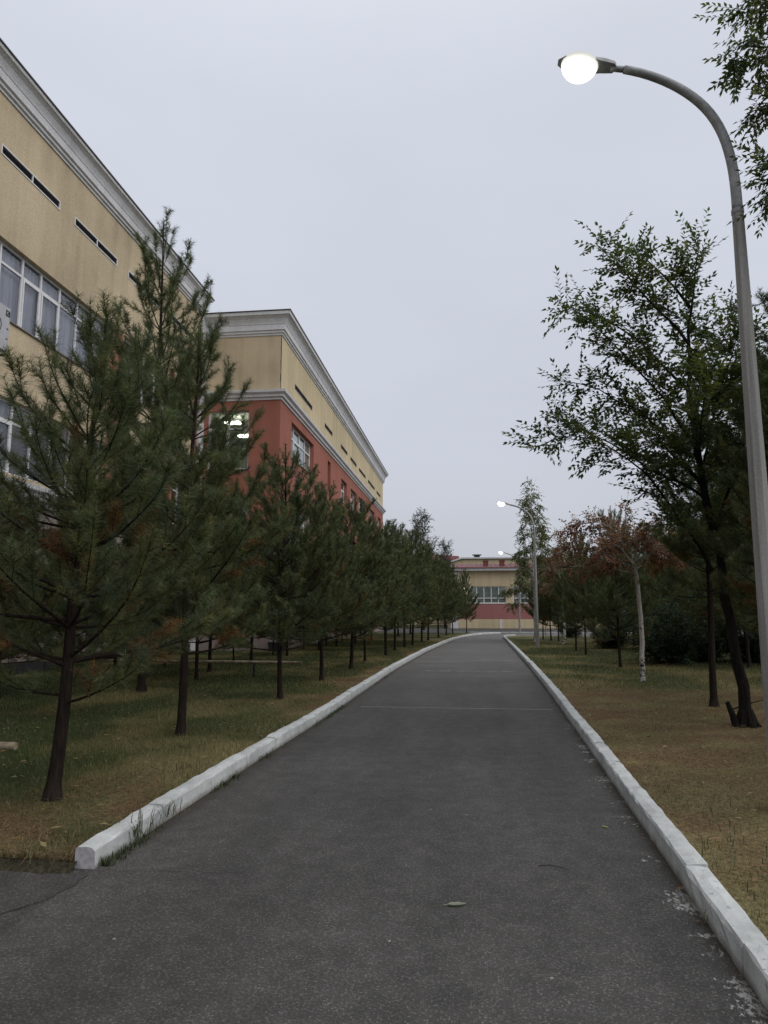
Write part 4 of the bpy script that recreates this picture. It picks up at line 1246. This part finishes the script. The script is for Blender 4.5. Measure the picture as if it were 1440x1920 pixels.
# elm: limbs in the plane facing the path, with depth added
ex, ey = 3.78, 10.68
def L2(pts, dy0=0.0, dy1=0.0):
    n = len(pts); return [(x - ex, dy0 + (dy1 - dy0) * i / (n - 1), z) for i, (x, z) in enumerate(pts)]
stem = [(3.80, -.05), (3.77, .45), (3.72, 1.0), (3.61, 1.95), (3.47, 3.0), (3.35, 3.92), (3.29, 5.15), (3.44, 6.5), (3.56, 7.05)]
limbs = [(L2(stem[:6]), .088, .045, False), (L2(stem[5:]), .048, .008, True)]
for pts, a, b in [([(3.58, 1.97), (2.87, 3.16), (2.15, 3.95), (1.45, 4.15), (.92, 3.85)], -.0, -.7), ([(3.44, 3.21), (2.54, 3.86), (1.79, 4.46), (1.48, 4.64)], 0, .6),
                  ([(3.37, 3.92), (2.6, 5.09), (2.0, 5.71), (1.57, 5.99)], 0, -.5), ([(3.31, 4.82), (2.63, 5.76), (2.1, 6.26), (1.63, 6.48)], 0, .5), ([(3.33, 5.56), (2.66, 6.45), (2.29, 6.9), (2.04, 7.11)], 0, -.2), ([(3.38, 6.15), (3.08, 6.77), (2.66, 7.23)], 0, .2),
                  ([(3.52, 2.74), (4.04, 3.9), (4.31, 5.11), (4.43, 6.18)], 0, .5), ([(3.33, 4.49), (3.77, 5.46), (4.12, 6.11)], 0, .2), ([(3.45, 3.29), (2.8, 4.43), (1.89, 5.04), (1.42, 5.14)], 0, .2),
                  ([(3.45, 3.0), (3.2, 3.9), (3.1, 4.6)], 0, -1.3), ([(3.40, 3.6), (3.5, 4.6), (3.6, 5.3)], 0, -1.2), ([(3.4, 3.4), (3.0, 4.3), (2.8, 5.0)], 0, 1.6), ([(3.5, 2.8), (4.2, 3.5), (4.9, 4.4)], 0, -.6), ([(3.35, 4.2), (3.9, 5.0), (4.6, 5.5)], 0, .8), ([(3.5, 2.5), (3.9, 3.2), (4.4, 3.6)], 0, 1.2)]:
    limbs.append((L2(pts, a, b), .026, .005, True))
elm_cols = ((.050, .068, .032), (.062, .080, .036), (.074, .092, .038), (.044, .060, .032), (.100, .102, .040))
ELM = leafy_tree(51, limbs, 10.5, .58, .40, 10, .094, .037, elm_cols, 0.0, M['bark'], .22, .16, .50, sec_taper=.68)
elm = place_tree('elm_tree', ELM, (ex, ey, GZ), 0, 'broad elm with dark leafy crown and thick leaning trunk left of the near lamp pole', 'elm tree', 'elms on the right')
m = MB(); m.tube([(-.14, -.05, -.05), (-.20, -.08, .16), (-.27, -.10, .34)], [.055, .045, .03], 7); m.build('stump_shoot', M['bark'], elm)
m = MB()
for a in np.linspace(0, 6.0, 7): m.tube([(.04 * math.cos(a), .04 * math.sin(a), .22), (.10 * math.cos(a), .10 * math.sin(a), .05), (.2 * math.cos(a), .2 * math.sin(a), -.05)], [.055, .055, .03], 7)
m.build('root_flare', M['bark'], elm)

# elm out of the frame on the right, its boughs hanging into the top right corner
ox, oy = 5.1, 6.3
def L3(pts): return [(x - ox, y - oy, z) for x, y, z in pts]
ol = [(L3([(5.1, 6.3, -.05), (5.05, 6.3, 2.5), (4.9, 6.25, 5.0), (4.8, 6.2, 7.5)]), .14, .05, False), (L3([(4.8, 6.2, 7.4), (4.7, 6.1, 9.6)]), .05, .01, True),
      (L3([(4.95, 6.25, 5.0), (4.0, 6.1, 6.0), (3.1, 6.0, 6.5), (2.45, 5.95, 6.50)]), .04, .006, True), (L3([(4.9, 6.25, 5.6), (4.0, 6.3, 6.7), (3.1, 6.2, 7.15), (2.6, 6.1, 7.1)]), .04, .006, True),
      (L3([(4.95, 6.25, 4.6), (4.0, 6.2, 5.5), (3.2, 6.1, 6.05), (2.62, 6.0, 5.95)]), .035, .006, True), (L3([(5.0, 6.25, 4.0), (4.1, 6.1, 4.9), (3.2, 6.0, 5.40), (2.50, 5.95, 5.18)]), .03, .005, True),
      (L3([(4.9, 6.25, 6.4), (4.0, 6.0, 7.4), (3.0, 5.9, 7.9)]), .035, .006, True), (L3([(4.95, 6.3, 5.0), (5.8, 6.5, 6.2), (6.6, 6.6, 6.8)]), .04, .006, True), (L3([(4.9, 6.3, 5.4), (4.9, 7.4, 6.6), (5.0, 8.2, 7.3)]), .04, .006, True)]
OVER = leafy_tree(52, ol, 15, .5, .30, 16, .066, .025, elm_cols, .08, M['bark'], .1, .42, .42)
place_tree('elm_tree', OVER, (ox + .04, oy, GZ), 0, 'elm boughs hanging into the top right corner above the lamp arm', 'elm tree', 'elms on the right')

# birch with red-brown leaves
bx, by = 3.85, 17.05   # measured base
def L4(pts, a=0.0, b=0.0):
    n = len(pts); return [(x - bx, a + (b - a) * i / (n - 1), z) for i, (x, z) in enumerate(pts)]
bl_ = [(L4([(3.86, -.05), (3.88, .99), (3.87, 2.2), (3.78, 2.69)]), .062, .044, False), (L4([(3.78, 2.69), (3.76, 3.4), (3.74, 3.7), (3.68, 4.0)], 0, .1), .030, .006, True)]
for pts, a, b in [([(3.83, 2.45), (3.3, 2.62), (2.75, 2.68), (2.2, 2.6)], 0, -.4), ([(3.8, 2.6), (3.3, 2.95), (2.7, 3.25), (2.2, 3.2)], 0, .3), ([(3.78, 2.72), (4.2, 3.0), (4.6, 3.2), (4.95, 3.1)], 0, -.2), ([(3.8, 2.55), (4.25, 2.85), (4.7, 2.95), (5.05, 2.8)], 0, .5),
                  ([(3.76, 3.1), (3.3, 3.6), (2.8, 3.8), (2.3, 3.4)], 0, -.3), ([(3.78, 2.8), (3.9, 3.2), (4.1, 3.5)], 0, -1.0), ([(3.76, 2.9), (3.6, 3.3), (3.5, 3.5)], 0, 1.0), ([(3.76, 3.2), (4.1, 3.5), (4.4, 3.5)], 0, .3), ([(3.8, 2.6), (4.2, 2.9), (4.7, 3.15)], 0, -.6), ([(3.8, 2.65), (3.5, 3.0), (3.1, 3.3)], 0, -.5), ([(3.8, 2.7), (3.95, 3.1), (4.3, 3.4)], 0, -.5), ([(3.8, 2.7), (3.6, 3.1), (3.3, 3.5)], 0, .6), ([(3.8, 2.6), (4.0, 2.9), (4.5, 3.0)], 0, -1.0), ([(3.8, 2.5), (3.4, 2.75), (2.9, 2.9)], 0, -.9)]:
    bl_.append((L4(pts, a, b), .016, .003, True))
BIR = leafy_tree(53, bl_, 15.0, .46, .24, 13, .062, .030, ((.20, .075, .042), (.16, .062, .036), (.24, .095, .045), (.12, .06, .035), (.08, .07, .035)), .22, M['birch'], .05, .25, .7, .85, hue=.3)
place_tree('birch_tree', BIR, (bx, by, GZ), 0, 'birch with white black-flecked trunk and red-brown leaves on the right lawn', 'birch tree', 'birches on the right lawn')

def slim_birch(seed, H, cols, wide=1.0, leaf=.10, hc=1.5):
    r = np.random.default_rng(seed)
    lb2 = [([(0, 0, -.05), (.03, 0, H * .35), (-.02, .03, H * .7)], .085, .035, False), ([(-.02, .03, H * .68), (.0, .0, H * .85), (.02, .0, H)], .03, .004, True)]
    z = hc
    while z < H * .9:
        f = (z - hc) / (H - hc); L = wide * (1.0 - .85 * f) * r.uniform(.7, 1.2); a = r.uniform(0, 6.28)
        c, s = math.cos(a), math.sin(a)
        lb2.append(([(0, 0, z), (c * L * .45, s * L * .45, z + L * .55), (c * L * .85, s * L * .85, z + L * .75), (c * L, s * L, z + L * .45)], .018, .003, True))
        z += .15 + .05 * r.random()
    return leafy_tree(seed, lb2, 9, .55, .36, 10, leaf, .055, cols, .55, M['birch'], 0.0, .3, .6, .8, sec_taper=.4)
SB = slim_birch(54, 8.9, ((.12, .13, .055), (.105, .12, .05), (.15, .145, .06), (.09, .11, .045)), 1.45, .11)
place_tree('birch_tree', SB, (3.5, 40.0, GZ), 0, 'tall slim yellow-green birch behind the second street lamp', 'birch tree', 'birches on the right lawn')
SB2 = slim_birch(55, 5.6, ((.17, .075, .042), (.19, .09, .045), (.09, .085, .04), (.12, .075, .038)), 1.15, .10, 2.4)
place_tree('birch_tree', SB2, (4.63, 36.8, GZ), 0, 'small birch with thin pale trunk among the pines right of the second lamp', 'birch tree', 'birches on the right lawn')

def poplar(seed, H, wide, cols, leaf=.13):
    r = np.random.default_rng(seed)
    lb3 = [([(0, 0, -.05), (.05, 0, H * .4), (0, .05, H * .7)], .15, .06, False), ([(0, .05, H * .68), (0, 0, H)], .05, .006, True)]
    z = H * .25
    while z < H * .92:
        f = z / H; L = wide * (1.15 - .8 * f) * r.uniform(.7, 1.25); a = r.uniform(0, 6.28); c, s = math.cos(a), math.sin(a)
        lb3.append(([(0, 0, z), (c * L * .5, s * L * .5, z + L * .7), (c * L * .8, s * L * .8, z + L * 1.3)], .03, .005, True))
        z += .26
    return leafy_tree(seed, lb3, 6.5, .8, .4, 9, leaf, .08, cols, .05, M['bark'], .2, .25, .75, .8)
PO = poplar(56, 11.2, 2.0, ((.05, .058, .035), (.04, .05, .03), (.065, .07, .045)))
place_tree('poplar_tree', PO, (-4.4, 68, 0), 0, 'grey-green poplar rising behind the end of the left pine row', 'poplar tree', 'poplars behind the left pines')
place_tree('poplar_tree', PO, (-2.6, 74, 0), 2.0, 'lower poplar next to the far red roof', 'poplar tree', 'poplars behind the left pines', .80)
place_tree('poplar_tree', PO, (-7.6, 70, 0), 4.0, 'tall poplar peeping over the row close to the red wing', 'poplar tree', 'poplars behind the left pines', .93)

# leafy shrubs in the right grove
def shrub(seed, H, Wd, cols):
    r = np.random.default_rng(seed); lb4 = []
    for i in range(24):
        a = r.uniform(0, 6.28); L = r.uniform(.5, 1) ; c, s = math.cos(a) * Wd * L * .5, math.sin(a) * Wd * L * .5
        lb4.append(([(c * .1, s * .1, -.03), (c * .6, s * .6, H * .4 * r.uniform(.3, 1.1)), (c, s, H * r.uniform(.2, 1.0))], .012, .003, True))
    return leafy_tree(seed, lb4, 7, .6, .3, 8, .10, .055, cols, .1, M['bark'], .1, .02, .6, .9)
SH = [shrub(61, 2.4, 2.6, ((.036, .055, .03), (.044, .062, .032), (.03, .046, .028))), shrub(62, 2.0, 2.8, ((.04, .056, .028), (.05, .066, .03)))]
for i, (x, y, s, lb_) in enumerate([(6.0, 23.2, 1.0, 'dark leafy shrub just behind the white birch trunk'), (7.2, 24.4, .9, 'low dark shrub between the white birch and the slim pine trunk'), (9.0, 24.2, 1.0, 'dark shrub right of the thin pine trunk on the right lawn'), (10.6, 22.2, 1.1, 'dark shrub behind the elm trunk')]):
    place_tree('shrub', SH[i % 2], (x, y, 0), i * 1.3, lb_, 'shrub', 'dark shrubs under the right grove', s)
LB_SHRUB = {(6.2, 33): 'low dark shrub left of the birch-side pine, well back on the right lawn',
            (6.4, 47.5): 'small shrub far back, right of the three thin pine trunks',
            (9.5, 30.5): 'dark shrub far behind the thin pine trunk before the shrubs'}
LBS = 'dark shrub deep in the shade of the right grove'
for i, (x, y, s) in enumerate([(9.5, 30.5, 1.2), (9.3, 37, 1.2), (6.2, 33, .8), (12.5, 25, 1.3), (6.4, 47.5, .8)]):
    place_tree('shrub', SH[i % 2], (x, y, 0), i * 1.7, LB_SHRUB.get((x, y), LBS), 'shrub', 'dark shrubs under the right grove', s)

# ------------------------------------------------------------------ grass, weeds, litter
def blades(name, X, Y, h, w, C, seed, flat=0.35):
    r = np.random.default_rng(seed); n = len(X)
    a = r.uniform(0, 6.283, n); d = np.c_[np.cos(a), np.sin(a)]
    ln = r.uniform(0, 1, n) ** 1.0 * flat
    z0 = lawn_z(X, Y) - .005
    side = np.c_[-d[:, 1], d[:, 0]] * (w * .5)[:, None]
    v = np.empty((n, 3, 3))
    v[:, 0, 0] = X - side[:, 0]; v[:, 0, 1] = Y - side[:, 1]; v[:, 0, 2] = z0
    v[:, 1, 0] = X + side[:, 0]; v[:, 1, 1] = Y + side[:, 1]; v[:, 1, 2] = z0
    v[:, 2, 0] = X + d[:, 0] * h * ln * 1.8; v[:, 2, 1] = Y + d[:, 1] * h * ln * 1.8; v[:, 2, 2] = z0 + h * (1 - .55 * ln)
    c = np.repeat(C[:, None, :], 3, 1).reshape(-1, 3)
    me = np_mesh(name, v.reshape(-1, 3), np.arange(3 * n).reshape(n, 3), c)
    o = link(name, me, M['blades']); o['kind'] = 'stuff'
    return o
r = np.random.default_rng(99)
def scatter(n, x0, x1, y0, y1, edge, pw=1.8):
    y = y0 + (y1 - y0) * r.random(n) ** pw
    x = x0 + (x1 - x0) * r.random(n)
    ok = edge(x, y); return x[ok], y[ok]
XL, YL = scatter(330000, -12, -1.0, 4.5, 40, lambda x, y: (x < left_x(y) - .15) & (x > -1.05 - .75 * y), 2.3)
XR, YR = scatter(330000, 1.2, 16, 2.2, 40, lambda x, y: (x > right_x(y) + .15) & (x < .6 + .52 * y + 1.0), 2.3)
X = np.r_[XL, XR]; Y = np.r_[YL, YR]
c, b = patch(X, Y)
n = len(X)
keep = r.random(n) > b * .25
X, Y, c, b = X[keep], Y[keep], c[keep], b[keep]; n = len(X)
dist = np.hypot(X, Y)
hh = (.030 + .055 * fbm(X * .7, Y * .7, 31)) * r.uniform(.5, 1.3, n) * (1 - .50 * b)
ww = np.clip(.0012 * dist * .55, .0034, .018) * r.uniform(.7, 1.3, n)
C = c * r.uniform(.45, 1.9, (n, 1)) * (1 + r.normal(0, .08, (n, 3)))
dry = r.random(n) < .12
C[dry] = np.array([.24, .20, .12]) * r.uniform(.6, 1.2, (dry.sum(), 1))
g = (r.random(n) < .10 * b)
C[g] = np.array([.05, .075, .025])
fl = np.where(b > .5, 1.0, .55)
blades('grass', X, Y, hh, ww, np.clip(C, .005, .5), 7, fl)

# taller weeds along the foot of the left kerb and a few behind the right one
t_ = r.random(2600) ** 1.5 * 14 + 4.55
dens_ = fbm(t_ * 1.9, t_ * 0, 77, 2)
t_ = t_[dens_ + r.uniform(-.12, .12, len(dens_)) > .56 - .08 * (t_ < 7)]
wx = left_x(t_) + .015 + np.abs(r.normal(0, .035, len(t_)))
me_n = len(t_)
def weeds(name, X, Y, h, w, C, z0, seed):
    rr2 = np.random.default_rng(seed); n = len(X)
    a = rr2.uniform(0, 6.283, n); d = np.c_[np.cos(a), np.sin(a)]; k = rr2.uniform(.1, .9, n)
    side = np.c_[-d[:, 1], d[:, 0]] * (w * .5)[:, None]
    v = np.empty((n, 5, 3))
    for j, (f, ws) in enumerate(((0, -1), (0, 1), (.55, 1.0), (.55, -1.0), (1, 0))):
        v[:, j, 0] = X + d[:, 0] * h * k * f * f + side[:, 0] * ws; v[:, j, 1] = Y + d[:, 1] * h * k * f * f + side[:, 1] * ws
        v[:, j, 2] = z0 + h * f * (1 - .35 * k * f)
    o_ = (np.arange(n) * 5)[:, None]
    f_ = np.concatenate([o_ + np.array([[0, 1, 2]]), o_ + np.array([[0, 2, 3]]), o_ + np.array([[3, 2, 4]])], 0)
    ob = link(name, np_mesh(name, v.reshape(-1, 3), f_, np.repeat(C, 5, 0)), M['blades']); ob['kind'] = 'stuff'
    return ob
weeds('weeds', wx, t_, .015 + .06 * r.random(me_n) ** 2.5, .004 + .006 * r.random(me_n), np.array([.055, .066, .034]) * r.uniform(.6, 1.5, (me_n, 1)), 0.0, 3)
# dry grass stalks leaning over the left kerb, green tufts behind the right kerb
cl = []
for (x, y, n_, sp, hmax) in [(-2.36, 5.05, 40, .10, .26), (-2.34, 5.5, 22, .08, .2), (1.60, 4.9, 40, .2, .13), (1.80, 5.3, 40, .3, .11), (1.66, 3.9, 160, .25, .10), (2.1, 4.2, 260, .45, .09), (-2.8, 7.0, 30, .2, .2), (1.9, 6.2, 50, .35, .10), (2.5, 5.0, 90, .5, .09), (-2.75, 4.7, 50, .25, .12), (-3.4, 4.75, 60, .4, .13)]:
    a = r.normal(0, sp, (n_, 2)); cl.append(np.c_[x + a[:, 0] * .6, y + a[:, 1], hmax * r.uniform(.35, 1, n_)])
cl = np.vstack(cl)
weeds('tall_grass', cl[:, 0], cl[:, 1], cl[:, 2], .004 + .003 * r.random(len(cl)), np.array([.068, .074, .036]) * r.uniform(.6, 1.5, (len(cl), 1)), .04, 5)

# scattered fallen leaves (countless small ones)
def litter(name, X, Y, Z, size, cols, seed):
    q = np.random.default_rng(seed); n = len(X); a = q.uniform(0, 6.283, n)
    D = np.c_[np.cos(a), np.sin(a), q.normal(0, .15, n)]; N = np.c_[q.normal(0, .35, (n, 2)), np.ones(n)]
    me = leaf_mesh(name, np.c_[X, Y, Z], D, N, size * q.uniform(.6, 1.3, n), cols[q.integers(0, len(cols), n)] * q.uniform(.7, 1.2, (n, 1)), .5)
    o = link(name, me, M['leaves']); o['kind'] = 'stuff'; return o
lcol = np.array([[.26, .18, .10], [.20, .12, .06], [.30, .24, .13], [.16, .09, .05]])
lx, ly = scatter(1000, -9, -1.6, 4.5, 22, lambda x, y: x < left_x(y) - .2, 1.8)
rx, ry = scatter(1500, 1.5, 9, 3.0, 24, lambda x, y: x > right_x(y) + .2, 1.6)
ax_ = np.r_[lx, rx]; ay_ = np.r_[ly, ry]
litter('leaf_litter', ax_, ay_, lawn_z(ax_, ay_) + .035, .062, lcol, 8)
kx = r.uniform(4, 14, 70); litter('kerb_litter', right_x(kx) - np.abs(r.normal(.03, .03, 70)) - .01, kx, np.full(70, .012), .03, lcol, 9)
# dry needle litter on the brown ground
nx, ny = scatter(40000, 1.5, 10, 4, 17, lambda x, y: (x > right_x(y) + .15), 1.6)
mx_, my_ = scatter(16000, -7, -2.4, 4.5, 10, lambda x, y: (x < left_x(y) - .15), 1.6)
nx = np.r_[nx, mx_]; ny = np.r_[ny, my_]
_, nb_ = patch(nx, ny); kk = r.random(len(nx)) < nb_; nx, ny = nx[kk], ny[kk]; n = len(nx)
a = r.uniform(0, 6.283, n); d = np.c_[np.cos(a), np.sin(a), r.normal(0, .25, n)]; s_ = np.c_[-np.sin(a), np.cos(a), np.zeros(n)] * .0025
z = lawn_z(nx, ny) + r.uniform(.006, .035, n); p = np.c_[nx, ny, z]
v = np.stack([p - s_, p + s_, p + d * r.uniform(.05, .12, (n, 1))], 1).reshape(-1, 3)
nc = np.array([.19, .13, .075]) * r.uniform(.5, 1.5, (n, 1)); o = link('needle_litter', np_mesh('needle_litter', v, np.arange(3 * n).reshape(n, 3), np.repeat(nc, 3, 0)), M['blades']); o['kind'] = 'stuff'

# single leaves one can point to
def one_leaf(loc, rz, size, col, label, asp=.5, group='single fallen leaves'):
    # curled leaf with a midrib and stalk
    nu, nv = 9, 5; vs = []; fs = []; cs = []
    for i in range(nu):
        u = i / (nu - 1); w = asp * .5 * math.sin(math.pi * min(1, u * .97 + .02)) ** .8 * (1 - .25 * u)
        for j in range(nv):
            t = j / (nv - 1) * 2 - 1
            vs.append((size * (u - .5), size * w * t, size * (.02 + .13 * abs(t) ** 1.5 * w * 2 + .05 * (u - .5) ** 2 * 4 + .015 * math.sin(i * 2.1 + j)))); cs.append(np.array(col) * (.75 if j == 2 else 1.0) * (.9 + .2 * ((i * 7 + j * 3) % 5) / 5))
    for i in range(nu - 1):
        for j in range(nv - 1):
            a = i * nv + j; fs.append((a, a + 1, a + 1 + nv, a + nv))
    me = np_mesh('fallen_leaf', vs, fs, np.array(cs), True)
    o = link('fallen_leaf', me, M['leaves']); o.location = loc; o.rotation_euler = (0, 0, rz); tag(o, label, 'leaf', group)
    m = MB(); m.tube([(-size * .5, 0, size * .06), (-size * .72, size * .04, size * .03)], size * .012, 4); m.build('stalk', M['rail'], o)
    return o
one_leaf((-.10, 4.2, .004), .25, .105, (.30, .31, .24), 'large pale grey-green leaf lying on the asphalt in the middle of the path')
one_leaf((.98, 5.78, .004), 2.3, .06, (.40, .42, .15), 'small yellow leaf lying on the asphalt near the right kerb')
one_leaf((1.64, 5.30, .085), .3, .095, (.30, .19, .11), 'pinkish brown leaf lying in the grass right behind the right kerb')
one_leaf((1.86, 5.42, .085), 1.2, .09, (.28, .20, .11), 'tan upturned leaf on the grass next to the pinkish brown one', .55)
one_leaf((1.19, 4.55, .02), 1.1, .06, (.20, .11, .05), 'rust-brown leaf caught against the foot of the right kerb')
one_leaf((-2.95, 5.0, .085), .8, .085, (.34, .25, .12), 'tan leaf on the brown grass behind the near end of the left kerb')
one_leaf((-.42, 3.72, .004), 1.4, .03, (.42, .40, .34), 'tiny pale leaf scrap on the asphalt towards the bottom of the path')
m = MB(); m.tube([(-.10, .02, .006), (-.03, .035, .010), (.05, .01, .006), (.09, -.03, .005)], [.002, .002, .0017, .001], 5)
tw = m.build('twig', M['bark']); tw.location = (.5, 4.85, 0); tag(tw, 'thin bent dark twig lying on the asphalt', 'twig')
m = MB(); m.tube([(0, 0, .02), (.28, .12, .09), (.60, .22, .16)], [.014, .010, .005], 6)
tw = m.build('fallen_branch', M['bark']); tw.location = (4.15, 12.3, .05); tag(tw, 'thin dead branch lying on the grass beside the slim pine trunk', 'branch')
